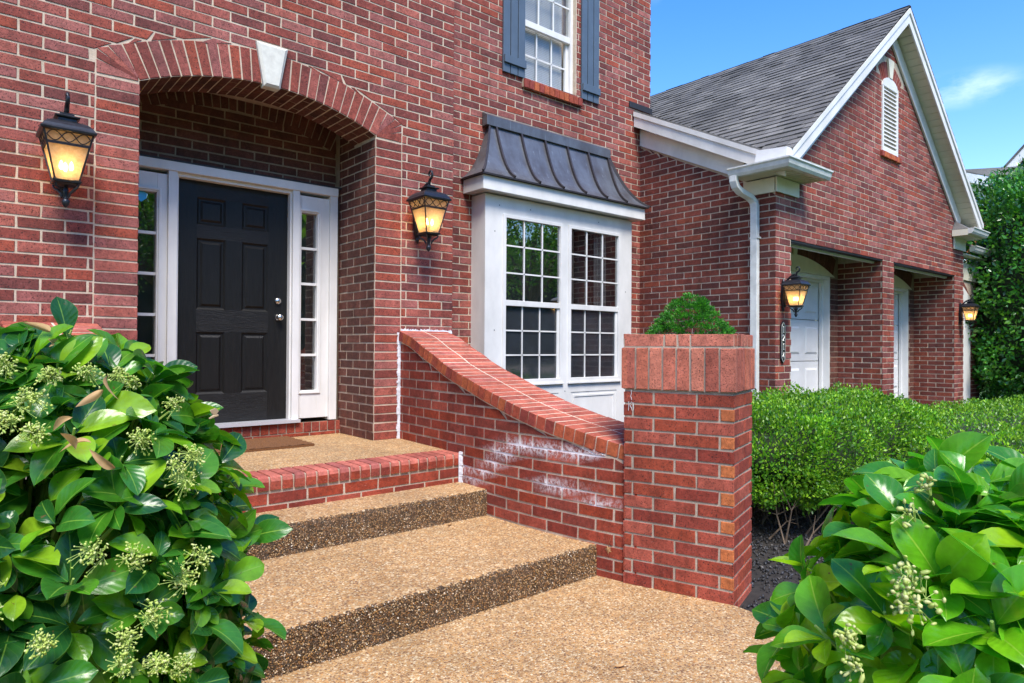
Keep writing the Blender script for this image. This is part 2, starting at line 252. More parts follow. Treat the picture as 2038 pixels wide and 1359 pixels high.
# ------------------------------------------------------------------ object helpers
COL = scene.collection
class MB:
    def __init__(s): s.v, s.f, s.m, s.st = [], [], [], None
    def add(s, verts, faces, mat=0):
        o = len(s.v); s.v += [tuple(p) for p in verts]; s.f += [tuple(i+o for i in f) for f in faces]; s.m += [mat]*len(faces)
    def box(s, a, b, mat=0, bev=0.0):
        x0, y0, z0 = [min(a[i], b[i]) for i in range(3)]; x1, y1, z1 = [max(a[i], b[i]) for i in range(3)]
        s.add([(x0, y0, z0), (x1, y0, z0), (x1, y1, z0), (x0, y1, z0), (x0, y0, z1), (x1, y0, z1), (x1, y1, z1), (x0, y1, z1)],
              [(0, 3, 2, 1), (4, 5, 6, 7), (0, 1, 5, 4), (1, 2, 6, 5), (2, 3, 7, 6), (3, 0, 4, 7)], mat)
    def hexa(s, p, mat=0): s.add(p, [(0, 3, 2, 1), (4, 5, 6, 7), (0, 1, 5, 4), (1, 2, 6, 5), (2, 3, 7, 6), (3, 0, 4, 7)], mat)
    def prism(s, poly, ax, t0, t1, mat=0):
        n = len(poly)
        def P(q, t): l = list(q); l.insert(ax, t); return tuple(l)
        vs_ = [P(q, t0) for q in poly]+[P(q, t1) for q in poly]
        s.add(vs_, [tuple(range(n)), tuple(range(2*n-1, n-1, -1))]+[(i, i+n, (i+1) % n+n, (i+1) % n) for i in range(n)], mat)
    def tube(s, pts, rad, n=8, mat=0, cap=True):
        pts = [Vector(p) for p in pts]; k = len(pts); rs = rad if isinstance(rad, (list, tuple)) else [rad]*k; vs_ = []
        up = Vector((0.13, .31, .94)).normalized()
        for i, p in enumerate(pts):
            t = (pts[min(i+1, k-1)]-pts[max(i-1, 0)]).normalized(); a = t.cross(up)
            if a.length < .1: a = t.cross(Vector((1, 0, 0)))
            a.normalize(); b = t.cross(a)
            for j in range(n):
                q = 2*math.pi*j/n; vs_.append(p+(a*math.cos(q)+b*math.sin(q))*rs[i])
        fs = [(i*n+j, i*n+(j+1) % n, (i+1)*n+(j+1) % n, (i+1)*n+j) for i in range(k-1) for j in range(n)]
        if cap: fs += [tuple(range(n-1, -1, -1)), tuple(range((k-1)*n, k*n))]
        s.add(vs_, fs, mat)
    def lathe(s, prof, c, n=12, mat=0, sq=False):
        vs_ = []
        for r_, z in prof:
            for j in range(n):
                q = 2*math.pi*(j+.5)/n; k = (1/max(abs(math.cos(q)), abs(math.sin(q)))) if sq else 1
                vs_.append((c[0]+r_*k*math.cos(q), c[1]+r_*k*math.sin(q), c[2]+z))
        k = len(prof); fs = [(i*n+j, i*n+(j+1) % n, (i+1)*n+(j+1) % n, (i+1)*n+j) for i in range(k-1) for j in range(n)]
        fs += [tuple(range(n-1, -1, -1)), tuple(range((k-1)*n, k*n))]; s.add(vs_, fs, mat)
    def build(s, name, mats, parent=None, smooth=False, bevel=0):
        me = bpy.data.meshes.new(name); me.from_pydata(s.v, [], s.f)
        for q in (mats if isinstance(mats, (list, tuple)) else [mats]): me.materials.append(M[q])
        me.polygons.foreach_set('material_index', s.m)
        if smooth: me.polygons.foreach_set('use_smooth', [True]*len(s.f))
        if s.st is not None:
            at = me.attributes.new('stain', 'FLOAT', 'POINT'); at.data.foreach_set('value', [s.st(v) for v in s.v])
        me.update(); o = bpy.data.objects.new(name, me); COL.objects.link(o)
        if parent: o.parent = parent
        if bevel:
            b = o.modifiers.new('bevel', 'BEVEL'); b.width = bevel; b.segments = 2; b.limit_method = 'ANGLE'
        return o
def tag(o, label=None, cat=None, group=None, kind=None):
    if label: o['label'] = label
    if cat: o['category'] = cat
    if group: o['group'] = group
    if kind: o['kind'] = kind
    return o
def empty(name, loc=(0, 0, 0), rz=0):
    o = bpy.data.objects.new(name, None); o.empty_display_size = .1; COL.objects.link(o); o.location = loc; o.rotation_euler = (0, 0, rz); return o
def at(o, loc): # re-express world-built mesh relative to a parent at loc
    o.data.transform(Matrix.Translation(-Vector(loc))); return o
# ------------------------------------------------------------------ brickwork
C_, BL, JT, DP = .076, .252, .0128, .0045
def brick(mb, q, P, mat=0, dep=DP, n0=-.006, ch=.0028, jit=.0015):
    # q: 4 (u,v) ccw ; P(u,v,n) -> xyz
    j = lambda: random.uniform(-jit, jit)*(2.6 if random.random() < .10 else 1); q = [(a+j(), b+j()) for a, b in q]
    cx = sum(a for a, b in q)/4; cy = sum(b for a, b in q)/4
    d = dep+random.uniform(-.001, .001); ins = []
    for a, b in q:
        l = math.hypot(a-cx, b-cy) or 1; ins.append((a-(a-cx)/l*ch*1.4, b-(b-cy)/l*ch*1.4))
    v = [P(a, b, n0) for a, b in q]+[P(a, b, d-ch) for a, b in q]+[P(a, b, d) for a, b in ins]
    f = [(8, 9, 10, 11)]
    for i in range(4):
        k = (i+1) % 4; f += [(i, k, 4+k, 4+i), (4+i, 4+k, 8+k, 8+i)]
    mb.add(v, f, mat)
def lay(mb, P, v0, v1, region, mat=0, phase=0., edge_mat=None, pick=None, shift=None, flip=0):
    """running bond; region(va, vb) -> list of (l_bot, l_top, r_bot, r_top)"""
    n = int(math.ceil((v1-v0)/C_))
    for i in range(n):
        a = v0+i*C_; b = min(a+C_-JT, v1-.002)
        if b-a < .02: continue
        for (lb, lt, rb, rt) in region(a, b):
            lo = min(lb, lt); hi = max(rb, rt); off = phase+((i+flip) % 2)*BL/2
            k0 = math.floor((lo-off)/BL); u = k0*BL+off
            while u < hi:
                ub, ue = u+JT/2, u+BL-JT/2
                q = [(max(ub, lb), a), (min(ue, rb), a), (min(ue, rt), b), (max(ub, lt), b)]
                w0, w1 = q[1][0]-q[0][0], q[2][0]-q[3][0]
                if w0 > .012 or w1 > .012:
                    if w0 < 0: q[0] = q[1] = ((q[0][0]+q[1][0])/2, a)
                    if w1 < 0: q[2] = q[3] = ((q[2][0]+q[3][0])/2, b)
                    if max(w0, w1) > .02:
                        mt = mat if pick is None else pick((u+BL/2), (a+b)/2, max(w0, w1))
                        brick(mb, q, P, mt)
                u += BL
def FX(Y, s=1): return lambda u, v, n: (u, Y-n*s, v)      # faces -Y
def FmX(X): return lambda u, v, n: (X-n, -u, v)           # faces -X, u = -y
def FpX(X): return lambda u, v, n: (X+n, u, v)            # faces +X, u = y
ACX, ACZ, AR = -.9, .675, 2.125
def arc(x, r): d = r*r-(x-ACX)**2; return ACZ+math.sqrt(d) if d > 0 else ACZ
GZ = -.62 # bed ground
house = empty('brick_house', (0, 0, GZ))
def part(mb, name, mats, **k): o = mb.build(name, mats, house, **k); return at(o, (0, 0, GZ))
def sub(mb, name, mats, par, **k): o = mb.build(name, mats, par, **k); return at(o, (0, 0, GZ))
XE, YB, X2, XG, YG, YD = .802, .605, 4.479, 4.277, -1.312, .677
# --- entry block wall (mortar solid with arch hole as strips)
mb = MB()
def strip_wall(mb, x0, x1, y0, y1, zf0, zf1, n, mat):
    for i in range(n):
        a = x0+(x1-x0)*i/n; b = x0+(x1-x0)*(i+1)/n
        mb.hexa([(a, y0, zf0(a)), (b, y0, zf0(b)), (b, y1, zf0(b)), (a, y1, zf0(a)), (a, y0, zf1(a)), (b, y0, zf1(b)), (b, y1, zf1(b)), (a, y1, zf1(a))], mat)
mb.box((-7, 0, GZ-.3), (-1.8, .38, 7.2), 1); mb.box((0, 0, GZ-.3), (XE, .66, 7.2), 1)
strip_wall(mb, -1.8, 0, 0, .38, lambda x: arc(x, AR), lambda x: 7.2, 24, 1)
def reg_entry(a, b):
    def ex(v):
        d = (2.378**2-(v-ACZ)**2); return math.sqrt(d) if d > 0 else 0
    if a < 2.60: L0, R0 = (-2.06, -2.06), (.260, .260)
    elif b > ACZ+2.378: return [(-6.9, -6.9, XE+.008, XE+.008)]
    else:
        ha, hb = min(ex(a), 1.158), min(ex(b), 1.158)
        if ha >= 1.158 and a < 2.70: ha = hb = 1.158
        L0 = (ACX-ha-.006, ACX-hb-.006); R0 = (ACX+ha+.006, ACX+hb+.006)
    return [(-6.9, -6.9, L0[0], L0[1]), (R0[0], R0[1], XE+.008, XE+.008)]
lay(mb, FX(0), -.6, 7.1, reg_entry, 0, phase=.055, pick=lambda u, v, w: 2 if (w < .09 and u > .6 and random.random() < .8) else 0)
for k in range(34):                     # one-brick jamb bands
    z = k*C_+.003
    if z+C_ > 2.61: break
    brick(mb, [(.004, z), (.250, z), (.250, z+C_-JT), (.004, z+C_-JT)], FX(0)); brick(mb, [(-2.050, z), (-1.796, z), (-1.796, z+C_-JT), (-2.050, z+C_-JT)], FX(0))
AM = math.asin(.9/AR); NV = 26; dA = 2*AM/NV
for k in range(NV):
    a0 = -AM+k*dA+.0022; a1 = -AM+(k+1)*dA-.0022
    if abs((a0+a1)/2-.012) < .030: continue
    q = [(ACX+math.sin(t)*r_, ACZ+math.cos(t)*r_) for t, r_ in ((a0, AR+.002), (a1, AR+.002), (a1, 2.368), (a0, 2.368))]
    brick(mb, q, FX(0))
for s_ in (1, -1):                      # fanned springer wedges
    X_ = lambda x: ACX+s_*x
    pts = [(1.150, 2.588), (1.150, 2.684), (1.150, 2.750), (1.085, 2.785), (1.010, 2.822)]
    for i in range(4):
        (xa, za), (xb, zb) = pts[i], pts[i+1]; g = .006
        q = [(X_(.906), 2.598+i*.004), (X_(xa), za+g), (X_(xb), zb-g), (X_(.906), 2.614+i*.004)]
        if s_ < 0: q = q[::-1]
        brick(mb, q, FX(0), jit=.0005)
part(mb, 'entry_wall', ['house_brick', 'house_mortar', 'orange_brick'])
# soffit of the arch: bricks on edge
mb = MB()
for k in range(NV):
    a0 = -AM+k*dA+.003; a1 = -AM+(k+1)*dA-.003
    Ps = lambda u, v, n: (ACX+math.sin(u)*(AR-n*.9), v, ACZ+math.cos(u)*(AR-n*.9))
    ys = [(.003, .085), (.096, .30), (.31, .385)] if k % 2 else [(.003, .19), (.20, .385)]
    for y0, y1 in ys: brick(mb, [(a0, y1), (a1, y1), (a1, y0), (a0, y0)], Ps, jit=.0006, ch=.0015)
part(mb, 'arch_soffit', ['shaded_recess_brick'])
# recess reveals + back wall + ceiling
mb = MB(); mb.box((-1.88, .38, GZ), (-1.8, YD+.1, 3.2), 1)
lay(mb, FmX(0), 0.003, 3.05, lambda a, b: [(-YD, -YD, -.002, -.002)] if b < 2.6 else [(-YD, -YD, -.39, -.39)], 0, phase=.12)
lay(mb, FpX(-1.8), 0.003, 3.05, lambda a, b: [(.002, .002, YD, YD)] if b < 2.6 else [(.39, .39, YD, YD)], 0, phase=.12)
mb.box((0, .66, GZ), (.2, 1.1, 3.1), 1)
mb.box((-2.0, YD+.09, 2.23), (0, YD+.3, 3.2), 1); mb.box((-1.9, .38, 3.06), (.1, 1.0, 3.2), 1)
def rb_(a, b):
    t = (2.13**2-(a-.665)**2); h = .9
    if a > 2.56: h = math.sqrt(t) if t > 0 else 0
    return [(ACX-min(.9, h), ACX-min(.9, h), ACX+min(.9, h), ACX+min(.9, h))] if h > .05 else []
Pb = lambda u, v, n: (u, YD+.09-n, v)
lay(mb, Pb, 2.262, 2.79, rb_, 0, phase=.0)
for k in range(30):
    a0 = -.47+k*.0313; q = [(ACX+math.sin(t)*r_, .665+math.cos(t)*r_) for t, r_ in ((a0, 2.14), (a0+.027, 2.14), (a0+.027, 2.37), (a0, 2.37))]
    if abs(q[0][0]-ACX) < .92: brick(mb, q, Pb)
part(mb, 'recess_wall', ['shaded_recess_brick', 'shaded_recess_mortar'])
# keystone
mb = MB()
def frus(mb, q, y0, y1, ins, m=0):
    cx = sum(a for a, b in q)/4; cy = sum(b for a, b in q)/4
    qi = [(a+(cx-a)*ins, b+(cy-b)*ins*.55) for a, b in q]
    mb.add([(a, .04, b) for a, b in q]+[(a, y0, b) for a, b in q]+[(a, y1, b) for a, b in qi], [(0, 1, 5, 4), (1, 2, 6, 5), (2, 3, 7, 6), (3, 0, 4, 7), (4, 5, 9, 8), (5, 6, 10, 9), (6, 7, 11, 10), (7, 4, 8, 11), (8, 9, 10, 11), (0, 3, 2, 1)], m)
frus(mb, [(-.965, 2.775), (-.842, 2.775), (-.782, 3.100), (-1.024, 3.100)], -.028, -.045, .22)
part(mb, 'keystone', ['stone'])
# --- entry door unit
TW = 'white_trim'
frame = MB()
def fr(x0, x1, z0, z1, y0, y1, mb=frame, mat=0): mb.box((x0, y0, z0), (x1, y1, z1), mat)
fr(-1.806, -.032, 2.180, 2.254, .635, .80)                       # head
for a, b in ((-1.806, -1.765), (-.105, -.032), (-1.462, -1.395), (-.455, -.392)): fr(a, b, .128, 2.180, .645, .80)
for a, b in ((-1.395, -1.380), (-.470, -.455)): fr(a, b, .155, 2.180, .675, .80)
fr(-1.395, -.455, 2.150, 2.180, .672, .80)
fo = part(frame, 'door_frame', [TW], bevel=.004)
mb = MB(); mb.box((-1.395, .60, .128), (-.392, .80, .155)); part(mb, 'threshold', ['threshold'])
def sidelight(x0, x1, gx0, gx1):
    mb = MB(); y0, y1 = .672, .78
    for a in ((x0, gx0, .155, 2.150), (gx1, x1, .155, 2.150), (gx0, gx1, 2.0, 2.150), (gx0, gx1, .155, .402)): mb.box((a[0], y0, a[2]), (a[1], y1, a[3]))
    for a in ((gx0-.03, gx0-.012, .375, 2.03), (gx1+.012, gx1+.03, .375, 2.03), (gx0-.012, gx1+.012, 2.012, 2.03), (gx0-.012, gx1+.012, .375, .39)): mb.box((a[0], y0-.012, a[2]), (a[1], y0+.01, a[3]))
    o = part(mb, 'sidelight', [TW], bevel=.003)
    for k in range(1, 5): g = MB(); z = .402+k*(2.0-.402)/5; g.box((gx0, .69, z-.011), (gx1, .712, z+.011)); sub(g, 'muntin', [TW], o)
    g = MB(); g.box((gx0-.002, .715, .40), (gx1+.002, .719, 2.002)); sub(g, 'pane', ['glass'], o)
    return o
sidelight(-.392, -.105, -.366, -.215); s2 = sidelight(-1.765, -1.462, -1.70, -1.538)
mb = MB(); mb.prism([(-1.695, 1.998), (-1.625, 1.998), (-1.600, 1.985), (-1.605, 1.945), (-1.640, 1.915), (-1.675, 1.945)], 1, .711, .7135); sub(mb, 'sticker', ['sticker_blue'], s2)
# door leaf: stiles/rails + recessed raised panels
DX0, DX1, DZ0, DZ1, DY = -1.380, -.470, .155, 2.152, .735
mb = MB(); cols_ = [(-1.227, -1.000), (-.865, -.640)]; rows_ = [(.400, .915), (1.098, 1.685), (1.795, 2.020)]
xs = [DX0, -1.227, -1.000, -.865, -.640, DX1]; zs_ = [DZ0, .400, .915, 1.098, 1.685, 1.795, 2.020, DZ1]
for i in range(5):
    for j in range(7):
        if i in (1, 3) and j in (1, 3, 5): continue
        rail = (j % 2 == 0) and 0 < i < 4
        mb.box((xs[i], DY-(.0006 if rail else 0), zs_[j]), (xs[i+1], DY+.04, zs_[j+1]), 1 if rail else 0)
leaf = part(mb, 'front_door', ['door_black', 'door_black_rail'])
for (a, b) in cols_:
    for (c0, d0) in rows_:
        g = MB(); r1, r2 = .016, .040
        lv = [(0, DY), (r1, DY+.014), (r1+.012, DY+.014), (r2+.006, DY+.002)]
        vs_ = []
        for ins, y in lv: vs_ += [(a+ins, y, c0+ins), (b-ins, y, c0+ins), (b-ins, y, d0-ins), (a+ins, y, d0-ins)]
        fs = [(i*4+j, i*4+(j+1) % 4, (i+1)*4+(j+1) % 4, (i+1)*4+j) for i in range(3) for j in range(4)]+[(12, 13, 14, 15)]
        g.add(vs_, fs); sub(g, 'door_panel', ['door_black'], leaf)
g = MB(); kp = [(.0, 0), (.030, 0), (.030, .008), (.014, .014), (.012, .03), (.026, .038), (.029, .052), (.022, .064), (.0, .067)]
def ylathe(mb, prof, c, n=20):
    t = MB(); t.lathe([(max(r_, .0005), z) for r_, z in prof], (0, 0, 0), n); mb.add([(c[0]+x, c[1]-z, c[2]+y) for x, y, z in t.v], t.f)
ylathe(g, kp, (-.548, DY, 1.052)); sub(g, 'door_knob', ['steel'], leaf, smooth=True)
g = MB(); ylathe(g, [(0, 0), (.030, 0), (.030, .01), (.022, .022), (.0, .024)], (-.554, DY, 1.197)); sub(g, 'deadbolt', ['steel'], leaf, smooth=True)
mb = MB(); mb.box((-1.8, .63, 2.2545), (-.005, .66, 2.266)); part(mb, 'head_flashing', ['dark_metal'])
# brick sill under the door
mb = MB(); mb.box((-1.8, .64, -.02), (0, .9, .116), 1)
x = -1.798
while x < -.01:
    brick(mb, [(x+.004, .036), (x+.072, .036), (x+.072, .120), (x+.004, .120)], FX(.64)); x += .0762
x = -1.79
while x < -.02: brick(mb, [(x, .002), (min(x+.24, -.004), .002), (min(x+.24, -.004), .028), (x, .028)], FX(.64)); x += .2505
part(mb, 'door_sill', ['stair_brick', 'shaded_recess_mortar'])
# dark hall behind glass
mb = MB(); mb.box((-1.80, .83, .12), (-1.40, 1.4, 2.1)); mb.box((-.45, .83, .12), (-.03, 1.4, 2.1)); part(mb, 'hall_interior', ['dark_room'])
# --- bay wall (two storey)
mb = MB(); mb.box((XE, YB, GZ-.3), (1.5, 1.0, 7.2), 1); mb.box((1.5, YB, 2.35), (2.19, 1.0, 7.2), 1); mb.box((2.19, YB, 2.35), (3.04, 1.0, 3.84), 1)
mb.box((2.19, YB, 5.6), (3.04, 1.0, 7.2), 1); mb.box((3.04, YB, 2.35), (X2, 1.0, 7.2), 1); mb.box((3.79, YB, GZ-.3), (X2, 1.0, 2.35), 1)
mb.box((2.19, .82, 3.84), (3.04, 1.0, 5.6), 1)
def reg_bay(a, b):
    out = [(XE, XE, X2+.008, X2+.008)]
    if b < 2.45: out = [(XE, XE, 1.475, 1.475), (3.815, 3.815, XG, XG)]
    elif b < 3.0: out = [(XE, XE, 1.7, 1.7), (3.4, 3.4, XG, XG)]
    elif a > 3.835 and b < 5.6: out = [(XE, XE, 2.180, 2.180), (3.056, 3.056, X2+.008, X2+.008)]
    return out
lay(mb, FX(YB), -.6, 7.1, reg_bay, 0, phase=.06)
lay(mb, FmX(X2), 3.0, 7.1, lambda a, b: [], 0)
lay(mb, FpX(X2), 3.0, 7.1, lambda a, b: [(YB, YB, 1.0, 1.0)], 0)
lay(mb, FmX(3.056), 3.84, 5.6, lambda a, b: [(-.70, -.70, -YB, -YB)], 0)
part(mb, 'bay_wall', ['house_brick', 'house_mortar'])
mb = MB(); mb.box((-7, .38, 2.9), (XE, 9, 7.2)); mb.box((XE, 1.0, GZ), (X2, 9, 7.2)); mb.box((-7, 1.6, GZ), (XE, 9, 2.9)); part(mb, 'house_core', ['side_mortar'])
# upper window
win = MB(); y0, y1 = .655, .74; W0, W1 = 2.195, 3.045
for a in ((W0, W0+.045, 3.848, 5.6), (W1-.045, W1, 3.848, 5.6), (W0+.045, W1-.045, 3.848, 3.880), (W0+.045, W1-.045, 5.55, 5.6)): win.box((a[0], y0, a[2]), (a[1], y1, a[3]))
win.box((W0+.045, .662, 4.505), (W1-.045, .71, 4.580)); win.box((W0+.045, .70, 3.880), (W0+.07, .74, 4.505)); win.box((W1-.085, .70, 3.880), (W1-.045, .74, 4.505))
wo = part(win, 'upper_window', [TW], bevel=.003)
g = MB()
for k in (1, 2):
    x = W0+.06+k*(W1-W0-.13)/3; g.box((x-.009, .712, 3.880), (x+.009, .722, 4.505)); g.box((x-.009, .68, 4.58), (x+.009, .69, 5.55))
g.box((W0+.06, .712, 4.19), (W1-.05, .722, 4.208)); g.box((W0+.045, .68, 4.93), (W1-.045, .69, 4.948)); sub(g, 'muntin', [TW], wo)
g = MB(); g.box((W0+.04, .726, 3.87), (W1-.04, .729, 4.52)); g.box((W0+.04, .694, 4.57), (W1-.04, .697, 5.56)); sub(g, 'pane', ['glass_clear'], wo)
g = MB(); z = 3.89
while z < 5.5:
    g.add([(W0+.05, .752, z), (W1-.10, .752, z), (W1-.10, .758, z+.019), (W0+.05, .758, z+.019)], [(0, 1, 2, 3)]); z += .0205
for x in (2.30, 2.62, 2.88): g.box((x, .747, 3.88), (x+.003, .749, 5.5))
sub(g, 'window_blind', ['blind'], wo)
mb = MB(); x = 2.168; mb.box((2.170, .575, 3.752), (3.125, .70, 3.842), 1)
while x < 3.10:
    brick(mb, [(x+.004, 3.742), (x+.073, 3.742), (x+.073, 3.836), (x+.004, 3.836)], FX(.566), dep=.012); x += .0796
    mb.hexa([(x-.0756, .57, 3.836), (x-.0066, .57, 3.836), (x-.0066, .65, 3.850), (x-.0756, .65, 3.850), (x-.0756, .57, 3.838), (x-.0066, .57, 3.838), (x-.0066, .65, 3.8535), (x-.0756, .65, 3.8535)], 0)
part(mb, 'window_sill', ['coping_face_brick', 'house_mortar'])
for (a, b, zb) in ((1.875, 2.192, 3.848), (3.118, 3.425, 3.848)):
    mb = MB(); w3 = (b-a-.024)/3
    for k in range(3): x = a+k*(w3+.012); mb.box((x, .572, zb), (x+w3, .594, 5.7))
    mb.box((a+.01, .596, zb+.01), (b-.01, .604, 5.69), 1)
    so_ = part(mb, 'shutter', ['slate_paint', 'dark_metal'], bevel=.002)
    g = MB(); g.box((a+.006, .548, zb+.10), (b+.004, .5715, zb+.185)); sub(g, 'batten', ['slate_paint'], so_, bevel=.002); g = MB(); g.box((a+.006, .548, 5.5), (b+.004, .5715, 5.585)); sub(g, 'batten', ['slate_paint'], so_, bevel=.002)
# --- bay window box
BX0, BX1, BY = 1.472, 3.816, .363
mb = MB(); mb.box((BX0, BY+.02, GZ), (BX0+.02, YB, 2.40)); mb.box((BX1-.02, BY+.02, GZ), (BX1, YB, 2.40))
for a in ((BX0, 1.709, GZ, 2.40), (3.600, BX1, GZ, 2.40), (1.709, 3.600, 2.215, 2.40), (2.600, 2.690, .405, 2.215), (1.709, 3.600, .37, .405), (1.709, 3.600, GZ, -.3)): mb.box((a[0], BY, a[2]), (a[1], BY+.02, a[3]))
for (a, b) in ((1.709, 2.600), (2.690, 3.600)):
    mb.box((a, BY+.008, -.3), (b, BY+.02, .37))
    for q in ((a+.0, a+.055, -.3, .37), (b-.055, b, -.3, .37), (a+.055, b-.055, .285, .37), (a+.055, b-.055, -.3, -.22)): mb.box((q[0], BY+.001, q[2]), (q[1], BY+.008, q[3]))
    for q in ((a+.09, a+.11, -.18, .25), (b-.11, b-.09, -.18, .25), (a+.11, b-.11, .23, .25), (a+.11, b-.11, -.18, -.16)): mb.box((q[0], BY-.001, q[2]), (q[1], BY+.008, q[3]))
mb.box((2.600, BY, GZ), (2.690, BY+.02, .37))
bay = part(mb, 'bay_window', [TW])
for (a, b) in ((1.709, 2.600), (2.690, 3.600)):
    g = MB(); T = .042
    for q in ((a, a+T, .405, 2.215), (b-T, b, .405, 2.215), (a+T, b-T, 2.180, 2.215), (a+T, b-T, .405, .452)): g.box((q[0], BY-.012, q[2]), (q[1], BY+.03, q[3]))
    g.box((a+T, BY-.004, 1.245), (b-T, BY+.03, 1.305)); g.box((a-.005, BY-.03, .385), (b+.005, BY+.01, .404))
    g.box((b-T-.03, BY+.012, .452), (b-T, BY+.03, 1.245)); sub(g, 'window_frame', [TW], bay, bevel=.003)
    g = MB()
    for k in (1, 2):
        x = a+T+k*(b-a-2*T)/3; g.box((x-.008, BY+.006, 1.305), (x+.008, BY+.014, 2.18)); x = a+T+k*(b-a-2*T-.03)/3; g.box((x-.008, BY+.022, .452), (x+.008, BY+.030, 1.245))
    for k in (1, 2):
        z = 1.305+k*.875/3; g.box((a+T, BY+.006, z-.008), (b-T, BY+.014, z+.008)); z = .452+k*.793/3; g.box((a+T, BY+.022, z-.008), (b-T-.03, BY+.030, z+.008))
    sub(g, 'muntin', [TW], bay)
    g = MB(); g.box((a+T-.003, BY+.016, 1.30), (b-T+.003, BY+.019, 2.182)); sub(g, 'pane', ['glass'], bay)
    g = MB(); g.box((a+T-.003, BY+.032, .45), (b-T+.003, BY+.035, 1.25)); sub(g, 'pane', ['glass_dark'], bay)
    g = MB(); g.box((a+T-.003, BY+.0365, .45), (b-T+.003, BY+.0375, 1.25)); sub(g, 'insect_screen', ['insect_screen'], bay)
g = MB(); g.box((1.52, .60, .2), (3.78, .62, 2.3)); g.box((1.52, .42, .37), (3.78, .60, .39)); sub(g, 'interior', ['dark_room'], bay)
g = MB()
for k in range(16):
    x = 3.22+k*.014; g.box((x, .45+.012*(k % 2), .5), (x+.0135, .457+.012*(k % 2), 2.2))
sub(g, 'curtain', ['blind'], bay)
for (x, y, z) in ((1.60, BY-.002, 2.02), (1.60, BY-.002, .98), (3.70, BY-.002, 1.5), (2.1, BY-.002, 2.31), (3.2, BY-.002, 2.31), (3.70, BY-.002, .95), (2.645, BY-.002, .3), (1.66, BY-.002, 2.3)):
    g = MB(); g.box((x-.005, y, z-.006), (x+.005, y+.001, z+.006)); sub(g, 'nail_hole', ['dark_metal'], bay)
g = MB(); FY, FX0, FX1 = .246, 1.355, 3.933
g.box((FX0, FY, 2.413), (FX1, FY+.02, 2.555)); g.box((FX0, FY+.02, 2.413), (FX0+.02, YB-.012, 2.555)); g.box((FX1-.02, FY+.02, 2.413), (FX1, YB-.012, 2.555)); sub(g, 'fascia', [TW], bay, bevel=.003)
g = MB(); x = FX0+.02
while x < FX1-.03: g.box((x, FY+.02, 2.416), (min(x+.078, FX1-.02), YB-.012, 2.424)); x += .08
g.box((FX0+.02, FY+.02, 2.4245), (FX1-.02, YB-.012, 2.43)); sub(g, 'soffit', ['gutter_metal'], bay)
# flared copper roof
g = MB(); NS = 12; EX0, EX1, EY = 1.318, 3.970, .205; TX0, TX1, TY = 1.665, 3.560, .535; Z0, Z1 = 2.570, 3.190
prof = []
for i in range(NS+1):
    s = i/NS; prof.append((s, Z0+(Z1-Z0)*(.30*s+.70*s**2.3)))
def rp(s, z): return (EX0+(TX0-EX0)*s, EX1+(TX1-EX1)*s, EY+(TY-EY)*s, z)
rows = [rp(s, z) for s, z in prof]; vs_ = []
for (xa, xb, y, z) in rows: vs_ += [(xa, YB-.012, z), (xa, y, z), (xb, y, z), (xb, YB-.012, z)]
fs = []
for i in range(NS):
    for j in range(3): fs.append((i*4+j, i*4+j+1, (i+1)*4+j+1, (i+1)*4+j))
fs += [(NS*4, NS*4+1, NS*4+2, NS*4+3)]; g.add(vs_, fs)
g.box((EX0+.004, EY+.003, 2.557), (EX1-.004, YB-.012, 2.5695), 1)
roof = sub(g, 'bay_roof', ['copper_roof', 'copper_dark'], bay)
roof.name = 'metal_roof'
def rib(xe, side=None):
    g = MB(); t = .011; h = .026
    for i in range(NS):
        a, b = rows[i], rows[i+1]
        if side is None: pa, pb = Vector((xe, a[2], a[3])), Vector((xe, b[2], b[3])); n = Vector((0, -(b[3]-a[3]), b[2]-a[2])).normalized()
        else: pa, pb = Vector((a[side], a[2], a[3])), Vector((b[side], b[2], b[3])); n = Vector((-.5 if side == 0 else .5, -.5, .5)).normalized()
        s_ = Vector((t, 0, 0)); g.hexa([pa-s_, pa+s_, pb+s_, pb-s_, pa-s_+n*h, pa+s_+n*h, pb+s_+n*h, pb-s_+n*h])
    sub(g, 'standing_seam', ['copper_dark'], bay)
for xe in (1.735, 2.095, 2.455, 2.815, 3.175, 3.535): rib(xe)
rib(0, 0); rib(0, 1)
g = MB(); g.box((1.60, .505, 3.180), (3.575, YB-.012, 3.285)); g.hexa([(1.60, .505, 3.2855), (3.575, .505, 3.2855), (3.575, YB-.012, 3.2855), (1.60, YB-.012, 3.2855), (1.60, .555, 3.32), (3.575, .555, 3.32), (3.575, YB-.012, 3.335), (1.60, YB-.012, 3.335)])
sub(g, 'ridge_cap', ['copper_roof'], bay, bevel=.004)
# --- garage wing
PK = (7.455, 5.20); SL = .8
mb = MB(); GO = ((4.619, 7.233), (7.613, 10.226)); GH = 2.056; GR = 10.678
frz = lambda y: 3.50+.481*(y-.605)
